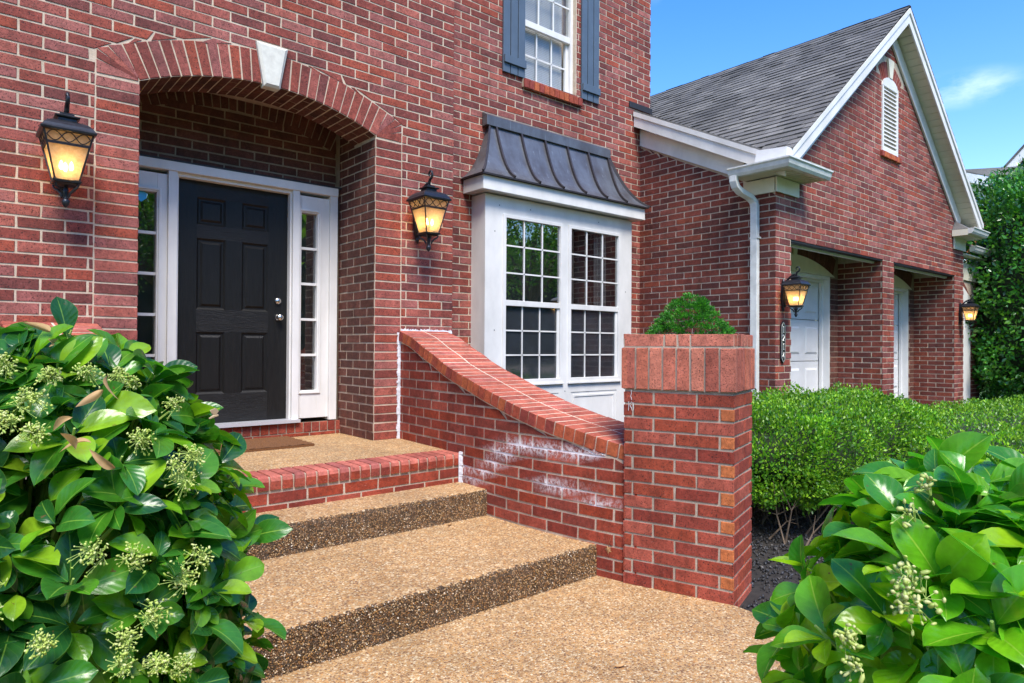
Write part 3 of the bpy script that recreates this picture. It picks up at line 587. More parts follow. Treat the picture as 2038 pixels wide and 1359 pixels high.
# side wall body and bricks
mb.prism([(YB, GZ-.3), (YG+.003, GZ-.3), (YG+.003, 2.58), (YB, 3.52)], 0, XG, XG+.30, 1)
def reg_side(a, b):
    f = lambda v: (v-3.47)/.481+.605     # y at which the frieze meets height v
    la, lb_ = max(-99, f(a)), max(-99, f(b))
    ra = -f(a) if a > 2.52 else 9; rb2 = -f(b) if b > 2.52 else 9
    return [(-YB, -YB, min(-YG, ra), min(-YG, rb2))] if min(-YG, ra) > -YB+.03 else []
lay(mb, FmX(XG), -.6, 3.5, reg_side, 0, phase=.10)
part(mb, 'garage_side_wall', ['shaded_side_brick', 'side_mortar'])
mb = MB()
mb.box((XG+.003, YG, GZ-.3), (GO[0][0], YG+.62, GH+.2), 1); mb.box((GO[0][1], YG, GZ-.3), (GO[1][0], YG+.62, GH+.2), 1); mb.box((GO[1][1], YG, GZ-.3), (GR, YG+.62, GH+.2), 1)
mb.box((GO[0][0], YG, GH+.02), (GO[0][1], YG+.10, GH+.2), 1); mb.box((GO[1][0], YG, GH+.02), (GO[1][1], YG+.10, GH+.2), 1)
mb.prism([(XG+.003, GH+.2), (GR, GH+.2), (GR, 2.70), (PK[0], PK[1]+.1), (XG+.003, 2.68)], 1, YG, YG+.25, 1)
def reg_front(a, b):
    def hw(v): return (PK[1]-v)/SL
    if b < GH: return [(XG, XG, GO[0][0]+.008, GO[0][0]+.008), (GO[0][1]-.008, GO[0][1]-.008, GO[1][0]+.008, GO[1][0]+.008), (GO[1][1]-.008, GO[1][1]-.008, GR, GR)]
    L = lambda v: max(XG, PK[0]-hw(v)) if v > 2.6 else XG
    Rr = lambda v: min(GR, PK[0]+hw(v)) if v > 2.6 else GR
    if a > 5.15: return []
    if 3.58 < (a+b)/2 < 4.65:
        c = (a+b)/2; ex = .30 if c > 4.60 else (.12 if c > 4.5 else 0)
        return [(L(a), L(b), 6.94, 6.94), (6.955, 6.955, 7.165, 7.165), (7.722+ex*.6, 7.722+ex*.6, Rr(a), Rr(b))]
    if 4.65 <= (a+b)/2 < 4.92: return [(L(a), L(b), 6.99, 6.99), (7.98, 7.98, Rr(a), Rr(b))] if Rr(a) > 8.02 else [(L(a), L(b), 6.99, 6.99)]
    return [(L(a), L(b), Rr(a), Rr(b))]
lay(mb, FX(YG), -.6, 5.14, reg_front, 0, phase=.07, pick=lambda u, v, w: 0)
for k in range(13):          # arch of soldiers over the gable vent
    t = -.78+k*.13; c = (7.443, 4.28)
    q = [(c[0]+math.sin(t_)*r_, c[1]+math.cos(t_)*r_) for t_, r_ in ((t-.055, .36), (t+.055, .36), (t+.055, .60), (t-.055, .60))]
    if k != 6 and not (k < 1): brick(mb, q, FX(YG), jit=.0005)
for s_ in range(4): # piers' reveals (facing both ways)
    X_ = (GO[0][0], GO[0][1], GO[1][0], GO[1][1])[s_]
    if s_ % 2: lay(mb, FmX(X_), -.6, GH, lambda a, b: [(-(YG+.62), -(YG+.62), -YG-.001, -YG-.001)], 2, phase=.03)
    else: lay(mb, FpX(X_), -.6, GH, lambda a, b: [(YG+.001, YG+.001, YG+.62, YG+.62)], 2, phase=.03)
part(mb, 'garage_front_wall', ['house_brick', 'house_mortar', 'shaded_side_brick'])
mb = MB()
for a, b in GO: mb.box((a+.012, YG+.004, GH-.016), (b-.012, YG+.10, GH+.018))
part(mb, 'steel_lintel', ['dark_metal'])
mb = MB()
for a, b in GO: mb.box((a+.012, YG+.11, GH-.040), (b-.012, YG+.15, GH-.012)); mb.box((a+.012, YG+.15, GH+.19), (b-.012, YG+.62, GH+.2))
part(mb, 'lintel_trim', ['garage_white'])
# garage back walls, arches, doors
GD = YG+.62
for gi, (a, b) in enumerate(GO):
    mb = MB(); ca = (a+b)/2; dw = (b-a)/2-.235; sp = 1.845; aw = dw+.13; rise = .235; Ra = (aw*aw+rise*rise)/(2*rise); cz = sp+rise-Ra
    az = lambda x, r=None: cz+math.sqrt(max(0, (r or Ra)**2-(x-ca)**2))
    mb.box((a, GD, GZ), (ca-dw, GD+.1, sp), 1); mb.box((ca+dw, GD, GZ), (b, GD+.1, sp), 1); strip_wall(mb, a, b, GD, GD+.1, lambda x: az(x) if abs(x-ca) < aw else sp, lambda x: GH+.19, 20, 1)
    Pg = lambda u, v, n: (u, GD-n, v)
    lay(mb, Pg, -.6, sp, lambda p_, q_: [(a+.008, a+.008, ca-dw, ca-dw), (ca+dw, ca+dw, b-.008, b-.008)], 0, phase=.06)
    nv = 34; am = math.asin(aw/Ra)+.03
    for k in range(nv):
        t0 = -am+k*2*am/nv+.0015; t1 = -am+(k+1)*2*am/nv-.0015
        if abs((t0+t1)/2) < .03: continue
        q = [(ca+math.sin(t)*r_, cz+math.cos(t)*r_) for t, r_ in ((t0, Ra+.002), (t1, Ra+.002), (t1, Ra+.25), (t0, Ra+.25))]
        if max(p_[0] for p_ in q) < b-.003 and min(p_[0] for p_ in q) > a+.003: brick(mb, q, Pg, jit=.0005)
    part(mb, 'garage_back_wall', ['shaded_recess_brick', 'shaded_recess_mortar'])
    mb = MB(); mb.add([(ca-.075, GD-.02, az(ca)+.27), (ca+.075, GD-.02, az(ca)+.27), (ca+.04, GD-.02, az(ca)-.01), (ca-.04, GD-.02, az(ca)-.01), (ca-.075, GD+.02, az(ca)+.27), (ca+.075, GD+.02, az(ca)+.27), (ca+.04, GD+.02, az(ca)-.01), (ca-.04, GD+.02, az(ca)-.01)], [(0, 3, 2, 1), (0, 1, 5, 4), (1, 2, 6, 5), (2, 3, 7, 6), (3, 0, 4, 7)]); part(mb, 'keystone', ['cream_trim'])
    mb = MB(); strip_wall(mb, ca-aw+.01, ca+aw-.01, GD-.008, GD+.05, lambda x: sp+.004, lambda x: az(x)-.003, 20, 0); part(mb, 'arch_panel', ['cream_trim'])
    mb = MB(); mb.box((ca-dw, GD+.01, sp-.04), (ca+dw, GD+.20, sp)); mb.box((ca+dw-.02, GD+.01, GZ), (ca+dw, GD+.20, sp-.04)); mb.box((ca-dw, GD+.01, GZ), (ca-dw+.02, GD+.20, sp-.04))
    mb.box((ca+dw-.055, GD+.10, GZ), (ca+dw-.02, GD+.14, sp-.04)); mb.box((ca-dw+.02, GD+.10, sp-.08), (ca+dw-.055, GD+.14, sp-.04)); part(mb, 'door_jamb', ['garage_white'])
    mb = MB(); dz0 = -.55; hh = (sp-.04-dz0)/4; dx0, dx1 = ca-dw+.02, ca+dw-.02
    for k in range(4): mb.box((dx0, GD+.155, dz0+k*hh+.005), (dx1, GD+.19, dz0+(k+1)*hh-.005))
    for k in range(4):
        for c in range(4):
            w4 = (dx1-dx0)/4; x0 = dx0+c*w4+.08; x1 = dx0+(c+1)*w4-.08; z0 = dz0+k*hh+.10; z1 = dz0+(k+1)*hh-.10
            mb.add([(x0, GD+.154, z0), (x1, GD+.154, z0), (x1, GD+.154, z1), (x0, GD+.154, z1), (x0+.03, GD+.139, z0+.03), (x1-.03, GD+.139, z0+.03), (x1-.03, GD+.139, z1-.03), (x0+.03, GD+.139, z1-.03)], [(0, 1, 5, 4), (1, 2, 6, 5), (2, 3, 7, 6), (3, 0, 4, 7), (4, 5, 6, 7)])
    mb.box((dx0, GD+.21, GZ), (dx1, GD+.22, sp)); part(mb, 'garage_door', ['garage_white'])
# gable vent
mb = MB(); vx0, vx1, vz0, vz1 = 7.165, 7.722, 3.585, 4.50
mb.box((vx0, YG-.02, vz0), (vx0+.05, YG+.03, vz1)); mb.box((vx1-.05, YG-.02, vz0), (vx1, YG+.03, vz1)); mb.box((vx0+.05, YG-.02, vz0), (vx1-.05, YG+.03, vz0+.05))
strip_wall(mb, vx0, vx1, YG-.022, YG+.03, lambda x: vz1+.001, lambda x: vz1+.002+.15*math.sqrt(max(0, 1-((x-(vx0+vx1)/2)/((vx1-vx0)/2))**2)), 12, 0)
z = vz0+.05
while z < vz1-.02: mb.hexa([(vx0+.05, YG-.015, z), (vx1-.05, YG-.015, z), (vx1-.05, YG+.03, z+.05), (vx0+.05, YG+.03, z+.05), (vx0+.05, YG-.015, z+.012), (vx1-.05, YG-.015, z+.012), (vx1-.05, YG+.03, z+.062), (vx0+.05, YG+.03, z+.062)]); z += .058
part(mb, 'gable_vent', ['garage_white'])
mb = MB(); frus(mb, [(7.40, 4.652), (7.49, 4.652), (7.55, 4.92), (7.34, 4.92)], 0, 0, 0)
mb.v = [(x, YG-.03 if y < .03 else YG+.02, z) for x, y, z in mb.v]; part(mb, 'vent_keystone', ['cream_trim'])
mb = MB(); x = 7.125
while x < 7.77: brick(mb, [(x, 3.50), (x+.067, 3.50), (x+.067, 3.577), (x, 3.577)], FX(YG-.03), dep=.01, n0=-.05); x += .0765
part(mb, 'vent_sill', ['coping_face_brick'])
# roofs
YR = -1.561; RP = (7.472, 5.574); EZ = 2.93
def shingles(mb, P, su, sv, expo=.128, wd=.21, ok=None):
    n = int(sv/expo)
    for i in range(n+1):
        v = i*expo; u = -(i % 3)*.1-random.random()*.05
        while u < su:
            w_ = wd*random.choice((.55, .8, 1, 1, 1.25)); a, b = max(0, u), min(su, u+w_-.004); t = random.choice((.012, .015, .020))
            if b-a > .02 and (ok is None or ok(P((a+b)/2, v+expo/2, 0))):
                e = random.uniform(-.004, .004); v1 = min(sv, v+expo+.02)
                mb.add([P(a, v+e, 0), P(b, v+e, 0), P(b, v1, 0), P(a, v1, 0), P(a, v+e, t), P(b, v+e, t), P(b, v1, .002), P(a, v1, .002)], [(4, 5, 6, 7), (0, 1, 5, 4), (1, 2, 6, 5), (3, 0, 4, 7)])
            u += w_
mb = MB(); cs = 1/math.hypot(1, SL); dn = Vector((-SL*cs, 0, cs)); slope_len = (RP[0]-4.173)/cs
nL = Vector((-SL*cs, 0, cs)); dL = Vector((cs, 0, SL*cs)); o0 = Vector((4.145, YR-.015, EZ+.025))
PL = lambda u, v, n: tuple(o0+Vector((0, u, 0))+dL*v+nL*n)
shingles(mb, PL, 6.5, (RP[0]-4.145)/cs, ok=lambda p: p[2] > 2.955+.505*(p[1]+1.33)-.02 if p[1] < .62 else p[0] > 4.50)
nR = Vector((SL*cs, 0, cs)); dR = Vector((-cs, 0, SL*cs)); o1 = Vector((10.80, YR-.015, EZ+.025))
PR = lambda u, v, n: tuple(o1+Vector((0, u, 0))+dR*v+nR*n)
shingles(mb, PR, 6.5, (10.80-RP[0])/cs)
zl = lambda x: EZ+SL*(x-4.165)
def slabL(ya_, yb_, xa_, xb_): mb.hexa([(xa_, ya_, zl(xa_)-.04), (RP[0], ya_, zl(RP[0])-.04), (RP[0], yb_, zl(RP[0])-.04), (xb_, yb_, zl(xb_)-.04), (xa_, ya_, zl(xa_)), (RP[0], ya_, zl(RP[0])), (RP[0], yb_, zl(RP[0])), (xb_, yb_, zl(xb_))], 1)
slabL(YR+.002, .61, 4.17, 5.40); slabL(.61, 4.9, 5.40, 5.40); slabL(1.02, 4.9, 4.52, 4.52)
mb.hexa([(10.79, YR+.002, EZ-.04), (RP[0], YR+.002, zl(RP[0])-.04), (RP[0], 4.9, zl(RP[0])-.04), (10.79, 4.9, EZ-.04), (10.79, YR+.002, EZ), (RP[0], YR+.002, zl(RP[0])), (RP[0], 4.9, zl(RP[0])), (10.79, 4.9, EZ)], 1)
part(mb, 'garage_roof', ['shingle', 'dark_metal'])
# main slope that dies against the two-storey wall (rake on its left side)
mz = lambda y: 2.955+.505*(y+1.33)
mb = MB()
n = Vector((0, -.505, 1)).normalized(); d = Vector((0, 1, .505)).normalized(); o2 = Vector((4.135, -1.60, mz(-1.6)+.03))
PM = lambda u, v, t: tuple(o2+Vector((u, 0, 0))+d*v+n*t)
def mslab(x0, x1, ya_, yb_): mb.hexa([(x0, ya_, mz(ya_)), (x1, ya_, mz(ya_)), (x1, yb_, mz(yb_)), (x0, yb_, mz(yb_)), (x0, ya_, mz(ya_)+.02), (x1, ya_, mz(ya_)+.02), (x1, yb_, mz(yb_)+.02), (x0, yb_, mz(yb_)+.02)], 0)
mslab(4.135, 4.24, -1.5, YG-.005); mslab(4.135, 5.5, YG+.02, YB-.015)
part(mb, 'porch_side_roof', ['shingle'])
mb = MB(); mb.box((4.03, YB-.02, mz(YB)+.035), (4.50, YB-.011, mz(YB)+.11)); part(mb, 'wall_flashing', ['dark_metal'])
# rake fascia boards on the left of that slope
def sloped(mb, x0, x1, ya_, yb_, f0, f1, mat=0): mb.hexa([(x0, ya_, f0(ya_)), (x1, ya_, f0(ya_)), (x1, yb_, f0(yb_)), (x0, yb_, f0(yb_)), (x0, ya_, f1(ya_)), (x1, ya_, f1(ya_)), (x1, yb_, f1(yb_)), (x0, yb_, f1(yb_))], mat)
mb = MB(); sloped(mb, 4.127, 4.147, -1.50, YB-.015, lambda y: mz(y)-.20, lambda y: mz(y)-.065); sloped(mb, 4.112, 4.147, -1.50, YB-.015, lambda y: mz(y)-.064, lambda y: mz(y)-.002)
sloped(mb, 4.147, XG-.03, -1.3, YB-.015, lambda y: mz(y)-.18, lambda y: mz(y)-.17); part(mb, 'rake_fascia', [TW])
mb = MB(); sloped(mb, XG-.028, XG-.002, -.93, YB-.015, lambda y: frz(y), lambda y: frz(y)+.22); part(mb, 'frieze', [TW])
mb = MB(); mb.box((XG-.03, -1.312, 2.555), (XG-.004, -.965, 2.72)); mb.box((XG-.03, YG-.03, 2.555), (4.76, YG-.0115, 2.72)); mb.box((XG-.032, -.965, 2.6), (XG-.005, -.93, 2.80)); part(mb, 'corner_frieze', ['cream_trim'])
mb = MB(); mb.box((3.99, -1.585, 2.735), (XG-.01, -.94, 2.75)); mb.box((XG-.01, -1.585, 2.735), (4.88, YG-.012, 2.75)); 
for k in range(10): mb.box((4.0+k*.088, -1.58, 2.727), (4.07+k*.088, YG-.03, 2.734))
mb.box((4.02, -1.56, 2.751), (4.17, -.95, 2.86)); part(mb, 'cornice_soffit', ['siding'])
mb = MB(); mb.hexa([(4.02, -1.57, 2.86), (4.20, -1.57, 2.86), (4.20, -1.20, 2.86), (4.02, -1.20, 2.86), (4.03, -1.565, 2.96), (4.19, -1.565, 2.96), (4.19, -1.22, 2.99), (4.03, -1.22, 2.99)]); part(mb, 'rake_end_box', ['garage_white'])
mb = MB(); mb.hexa([(4.2, -1.57, 2.835), (4.87, -1.57, 2.835), (4.87, YG-.01, 2.835), (4.2, YG-.01, 2.835), (4.2, -1.57, 2.85), (4.87, -1.57, 2.85), (4.87, YG-.01, 2.95), (4.2, YG-.01, 2.98)]); part(mb, 'return_roof', ['shingle'])
def gutter_prof(): return [(0, .0), (.055, .0), (.075, .03), (.085, .07), (.10, .085), (.10, .10), (.085, .10), (.085, .09), (0, .09)]
mb = MB()
# side run (faces -X): x from 3.99 outward, y -1.67..-.93 ; front run faces -Y
def gut(mb, pts):
    # pts: list of (corner position, outward dir) ; sweeps profile
    vs_ = []; pr = gutter_prof(); k = len(pr)
    for (p_, o_) in pts:
        for (a, b) in pr: vs_.append((p_[0]+o_[0]*a, p_[1]+o_[1]*a, p_[2]+b))
    fs = [(i*k+j, i*k+(j+1) % k, (i+1)*k+(j+1) % k, (i+1)*k+j) for i in range(len(pts)-1) for j in range(k)]+[tuple(range(k-1, -1, -1)), tuple(range((len(pts)-1)*k, len(pts)*k))]
    mb.add(vs_, fs)
gut(mb, [((4.0, -.93, 2.725), (-1, 0)), ((4.0, -1.57, 2.725), (-1, -1)), ((4.90, -1.57, 2.725), (0, -1))]); part(mb, 'gutter', ['gutter_metal'])
mb = MB()
def rtube(mb, pts, w_, d_):
    vs_ = []
    for i, p_ in enumerate(pts):
        p_ = Vector(p_); t = (Vector(pts[min(i+1, len(pts)-1)])-Vector(pts[max(i-1, 0)])).normalized(); a = Vector((0, 1, 0)); b = t.cross(a).normalized()
        for s1, s2 in ((-1, -1), (1, -1), (1, 1), (-1, 1)): vs_.append(p_+a*s1*w_/2+b*s2*d_/2)
    fs = [(i*4+j, i*4+(j+1) % 4, (i+1)*4+(j+1) % 4, (i+1)*4+j) for i in range(len(pts)-1) for j in range(4)]+[(3, 2, 1, 0), tuple(range(4*len(pts)-4, 4*len(pts)))]
    mb.add(vs_, fs)
rtube(mb, [(3.95, -.99, 2.74), (3.95, -.99, 2.68), (3.97, -1.0, 2.62), (4.03, -1.02, 2.57), (4.16, -1.06, 2.52), (4.215, -1.08, 2.47), (4.222, -1.09, 2.42), (4.222, -1.095, GZ+.15), (4.15, -1.095, GZ+.05)], .085, .06)
part(mb, 'downspout', ['gutter_metal'], bevel=.006)
for z in (2.05, .3):
    mb = MB(); mb.box((4.19, -1.145, z), (4.266, -1.045, z+.02)); part(mb, 'downspout_strap', ['gutter_metal'])
# gable rakes
def rakeboard(mb, x0, z0, x1, z1, dz, y0, y1, mat=0): mb.prism([(x0, z0), (x1, z1), (x1, z1-dz), (x0, z0-dz)], 1, y0, y1, mat)
mb = MB()
rakeboard(mb, 4.173, 2.955, RP[0], RP[1]-.012, .19, YR, YR+.02); rakeboard(mb, 10.775, 2.955, RP[0], RP[1]-.012, .19, YR, YR+.0201)
rakeboard(mb, 4.15, 2.957, RP[0], RP[1]+.008, .07, YR-.018, YR-.0005); rakeboard(mb, 10.80, 2.957, RP[0], RP[1]+.008, .07, YR-.0181, YR-.0006)
part(mb, 'gable_fascia', [TW])
mb = MB(); nseg = 34
for s_ in (-1, 1):
    for k in range(nseg):
        xa = RP[0]+s_*(k/nseg)*3.30; xb = RP[0]+s_*((k+.90)/nseg)*3.30; za = RP[1]-.145-SL*abs(xa-RP[0]); zb = RP[1]-.145-SL*abs(xb-RP[0])
        mb.hexa([(xa, YR+.02, za), (xb, YR+.02, zb), (xb, YG-.012, zb), (xa, YG-.012, za), (xa, YR+.02, za+.01), (xb, YR+.02, zb+.01), (xb, YG-.012, zb+.01), (xa, YG-.012, za+.01)])
    mb.prism([(RP[0], RP[1]-.13), (RP[0]+s_*3.25, RP[1]-.13-SL*3.25), (RP[0]+s_*3.25, RP[1]-.12-SL*3.25), (RP[0], RP[1]-.12)], 1, YR+.02, YG-.012, 0)
part(mb, 'gable_soffit', ['siding'])
mb = MB()
for s_ in (-1, 1): rakeboard(mb, RP[0], RP[1]-.18, RP[0]+s_*2.95, RP[1]-.18-SL*2.95, .24, YG-.035-.0005*s_, YG-.0115)
part(mb, 'gable_frieze', [TW])
# right eave return and set-back third bay
mb = MB(); mb.box((10.13, YG-.03, 2.50), (GR+.03, YG-.0115, 2.70)); mb.box((10.06, -1.55, 2.70), (10.80, YG-.012, 2.80)); mb.hexa([(10.06, -1.55, 2.801), (10.8, -1.55, 2.801), (10.8, YG-.012, 2.801), (10.06, YG-.012, 2.801), (10.06, -1.54, 2.81), (10.8, -1.54, 2.81), (10.7, YG-.012, 2.98), (10.2, YG-.012, 2.98)], 1)
part(mb, 'eave_return', ['cream_trim', 'shingle'])
mb = MB(); gut(mb, [((10.06, -1.55, 2.72), (0, -1)), ((10.80, -1.55, 2.72), (1, -1)), ((10.80, -1.2, 2.72), (1, 0))]); gut(mb, [((10.95, -1.33, 2.53), (0, -1)), ((12.6, -1.33, 2.53), (0, -1))]); part(mb, 'gutter', ['gutter_metal'])
mb = MB(); Y3 = -1.15; mb.box((GR+.002, Y3, GZ), (12.2, Y3+.3, 2.3), 1)
lay(mb, FX(Y3), -.6, 2.05, lambda a, b: [(11.66, 11.66, 12.2, 12.2)] if b < 1.6 else ([(11.9, 11.9, 12.2, 12.2)]), 0, phase=.1)
for k in range(13):
    t = .25+k*.075; q = [(10.35+math.sin(t_)*r_, .72+math.cos(t_)*r_*.88) for t_, r_ in ((t, 1.44), (t+.066, 1.44), (t+.066, 1.74), (t, 1.74))]
    brick(mb, q, FX(Y3), jit=.0005)
part(mb, 'third_bay_wall', ['shaded_side_brick', 'side_mortar'])
mb = MB(); mb.box((GR+.012, Y3-.02, GZ), (11.58, Y3-.003, 1.60)); mb.prism([(GR+.012, 1.62), (11.78, 1.62), (11.5, 1.80), (11.2, 1.93), (GR+.012, 1.97)], 1, Y3-.02, Y3-.003); part(mb, 'garage_door', ['garage_white'])
mb = MB(); mb.box((GR+.012, Y3-.03, 2.06), (12.2, Y3-.012, 2.36)); mb.box((GR+.05, -1.33, 2.46), (12.3, Y3-.012, 2.48)); mb.hexa([(10.9, -1.35, 2.62), (12.6, -1.35, 2.62), (12.6, 1.5, 3.9), (GR+.3, 1.5, 3.9), (10.9, -1.35, 2.65), (12.6, -1.35, 2.65), (12.6, 1.5, 3.93), (GR+.3, 1.5, 3.93)], 1); part(mb, 'third_bay_trim', ['cream_trim', 'shingle'])
tag(house, 'large red brick house with arched porch, copper roofed bay window and gabled garage wing', 'house')

# ================================================================== stair walls, pier, steps
WY = [0, -1.0, -1.36, -1.7, -2.0, -2.2, -2.4, -2.6, -2.9]; WX = [.254, .185, .166, .173, .200, .226, .262, .307, .38]
def wx(y): return float(np.interp(-y, [-a for a in WY], WX))
ZY = [0, .193, .402, .581, .741, .901, 1.075, 1.243, 1.408, 1.558, 1.804, 1.972, 2.139, 2.301, 2.467, 2.70]
ZZ = [.945, .894, .809, .745, .679, .629, .581, .532, .486, .441, .378, .341, .304, .268, .235, .190]
def zt(u): return float(np.interp(u, ZY, ZZ))
def seg_d(p, a, b):
    ax, ay = a; bx, by = b; dx, dy = bx-ax, by-ay; t = max(0, min(1, ((p[0]-ax)*dx+(p[1]-ay)*dy)/(dx*dx+dy*dy+1e-9))); return math.hypot(p[0]-ax-t*dx, p[1]-ay-t*dy)
S1 = [(-1.04, -.10), (-1.12, -.10), (-1.12, -.165), (-1.25, -.165), (-1.25, -.09), (-1.36, -.09), (-1.36, -.02), (-1.45, -.02), (-1.45, .065), (-1.60, .065), (-1.60, .14), (-1.75, .14), (-2.04, .14), (-2.28, .14), (-2.52, .14)]
S2 = [(-1.85, -.06), (-1.97, -.08), (-2.12, -.10), (-2.28, -.11), (-2.3, -.15), (-2.54, -.17)]
def stain(p):
    y, z = p[1], p[2]
    if p[0] > .26 or y > 0: return 0.
    d = min(min(seg_d((y, z), S1[i], S1[i+1]) for i in range(len(S1)-1)), min(seg_d((y, z), S2[i], S2[i+1]) for i in range(len(S2)-1))+.012)
    return max(0., min(1., 1.5-d/.036))
SW = (0, 0, GZ)
def stair_wall(name, label, mx, umax, cap):
    root = empty(name, (wx(0) if not mx else -1.8-wx(0), 0, GZ)); loc = root.location.copy()
    fx = (lambda x: -1.8-x) if mx else (lambda x: x)
    Pw = lambda u, v, n: (fx(wx(-u)-n), -u, v)
    mb = MB(); nu = int(umax/.05)
    for i in range(nu):
        a, b = i*umax/nu, (i+1)*umax/nu
        p = [(fx(wx(-a)+.006), -a, GZ-.2), (fx(wx(-b)+.006), -b, GZ-.2), (fx(wx(-b)+.46), -b, GZ-.2), (fx(wx(-a)+.46), -a, GZ-.2), (fx(wx(-a)+.006), -a, zt(a)-.092), (fx(wx(-b)+.006), -b, zt(b)-.092), (fx(wx(-b)+.46), -b, zt(b)-.092), (fx(wx(-a)+.46), -a, zt(a)-.092)]
        mb.hexa(p, 1)
        nz = 36; z0 = GZ
        for k in range(nz):
            def zz(u, k): return z0+(zt(u)-.092-z0)*k/nz
            mb.add([Pw(a, zz(a, k), 0), Pw(b, zz(b, k), 0), Pw(b, zz(b, k+1), 0), Pw(a, zz(a, k+1), 0)], [(0, 1, 2, 3)], 1)
    def umx(v):
        lo = 0.
        if zt(0)-.10 < v: return -1
        u = 0.
        while u < umax and zt(u)-.100 > v: u += .01
        return min(u, umax)
    def reg(a, b):
        r0, r1 = umx(a), umx(b)
        return [(.012, .012, r0, max(r1, .012))] if r0 > .05 else []
    lay(mb, Pw, -.608, .93, reg, 0, phase=.055)
    mb.st = stain if not mx else (lambda p: 0.)
    o = mb.build('brick_face', ['stair_brick', 'stair_mortar'], root); at(o, loc)
    # coping
    cp = MB(); cm_ = MB()
    pts = [0.0]; L_ = [0.0]; u = 0
    while u < umax: u += .01; pts.append(u); L_.append(L_[-1]+math.hypot(.01, zt(u)-zt(u-.01)))
    def ul(s): return float(np.interp(s, L_, pts))
    def Pc(u, v, n):
        q = ul(u); du = .02; tz = (zt(q+du)-zt(max(0, q-du)))/(2*du if q > du else q+du); l = math.hypot(1, tz)
        return (fx(wx(-q)-.022+v), -(q+tz/l*(-n)*1.0*(-1)*-1*-1), zt(q)-.088+n/1.0) if False else (fx(wx(-q)-.022*max(0., min(1., (2.5-q)/.5))+v), -(q-tz/l*n), zt(q)-.088/l+n/l)
    s = .006; end = L_[-1] if mx else float(np.interp(2.525, pts, L_))
    while s < end-.03:
        e = min(s+.0655, end)
        for v0_, v1_ in ((0, .243), (.253, .505)):
            n_before = len(cp.f)
            q = [(s, v0_), (e, v0_), (e, v1_), (s, v1_)]
            if mx: q = q[::-1]
            brick(cp, q, Pc, 0, dep=.086, n0=0, ch=.004, jit=.0012)
            if v0_ == 0: cp.m[n_before+(5 if mx else 1)] = 1
        s = e+.0125
    n_ = int(end/.04)
    for i in range(n_):
        a, b = i*end/n_, (i+1)*end/n_
        cm_.hexa([Pc(a, .012, -.012), Pc(b, .012, -.012), Pc(b, .495, -.012), Pc(a, .495, -.012), Pc(a, .008, .0835), Pc(b, .008, .0835), Pc(b, .495, .0835), Pc(a, .495, .0835)], 0)
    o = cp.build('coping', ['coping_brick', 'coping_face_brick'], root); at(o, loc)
    o = cm_.build('coping_mortar', ['house_mortar'], root); at(o, loc)
    cl = MB()
    if not mx:
        def ck(pts_, w_):
            n = len(pts_)
            for i in range(n-1):
                (x0, y0, z0), (x1, y1, z1) = pts_[i], pts_[i+1]; a = w_*random.uniform(.7, 1.2); b = w_*random.uniform(.7, 1.2)
                cl.hexa([(x0-a, y0, z0), (x1-b, y1, z1), (x1, y1-.014, z1), (x0, y0-.014, z0), (x0+a*.4, y0, z0), (x1+b*.4, y1, z1), (x1+.012, y1, z1), (x0+.012, y0, z0)])
        nn = 44; prev = None
        for i in range(nn):
            z = i*.925/nn; z2 = (i+1)*.925/nn; a = .028*random.uniform(.75, 1.25)
            cl.hexa([(.262-a-.012, -.010, z), (.262+.004, -.022, z), (.262+.004, 0, z), (.262-a-.012, 0, z), (.262-a-.012, -.010, z2), (.262+.004, -.022, z2), (.262+.004, 0, z2), (.262-a-.012, 0, z2)])
        for i in range(30):
            x = .26+i*.018; cl.hexa([(x, -.012, .925), (x+.018, -.012, .925), (x+.018, 0, .925), (x, 0, .925), (x, -.006, .945+random.random()*.018), (x+.018, -.006, .945+random.random()*.018), (x+.018, 0, .955), (x, 0, .955)])
        for i in range(14):
            z = -.215+i*.0165; w_ = .013*random.uniform(.8, 1.5); X_ = wx(-1.03)
            cl.hexa([(X_-.028, -1.018-.004, z), (X_-.011, -1.018-w_*1.6, z), (X_+.002, -1.018-w_*1.6, z), (X_+.002, -1.0, z), (X_-.028, -1.022, z+.0165), (X_-.011, -1.018-w_*1.6, z+.0165), (X_+.002, -1.018-w_*1.6, z+.0165), (X_+.002, -1.0, z+.0165)])
        o = cl.build('caulk_joint', ['caulk'], root); at(o, loc)
    tag(root, label, 'wall'); return root
stair_wall('stair_wall', 'low brick stair wall with sloping brick coping running down from porch to pier', False, 2.60, True)
stair_wall('stair_wall', 'low brick stair wall mostly hidden behind the flowering shrub left of the door', True, 1.5, False)
# --- pier
A = Vector((.279, -2.523, 0)); B = Vector((.466, -3.117, 0)); e1 = (B-A).normalized(); B = A+e1*.625; e2 = Vector((-e1.y, e1.x, 0))
PW, PD, PT, PB_ = .625, .425, .888, .560
pier = empty('brick_pier', (*(A+e1*PW/2+e2*PD/2).xy, GZ)); ploc = pier.location.copy()
def W3(a, b, z): p = A+e1*a+e2*b; return (p.x, p.y, z)
faces = [(PW, lambda u, v, n: W3(u, -n, v)), (PD, lambda u, v, n: W3(PW+n, u, v)), (PW, lambda u, v, n: W3(PW-u, PD+n, v)), (PD, lambda u, v, n: W3(-n, PD-u, v))]
mb = MB(); mb.hexa([W3(0, 0, GZ-.2), W3(PW, 0, GZ-.2), W3(PW, PD, GZ-.2), W3(0, PD, GZ-.2), W3(0, 0, .56), W3(PW, 0, .56), W3(PW, PD, .56), W3(0, PD, .56)], 1)
for i, (L_, Pf) in enumerate(faces):
    lay(mb, Pf, -.656, .56, lambda a, b: [(.0006, .0006, L_+.0082, L_+.0082)], 0, phase=.051 if i % 2 == 0 else .12, pick=lambda u, v, w: 2 if (w < .10 and i == 0 and random.random() < .85 and u > .4) else 0)
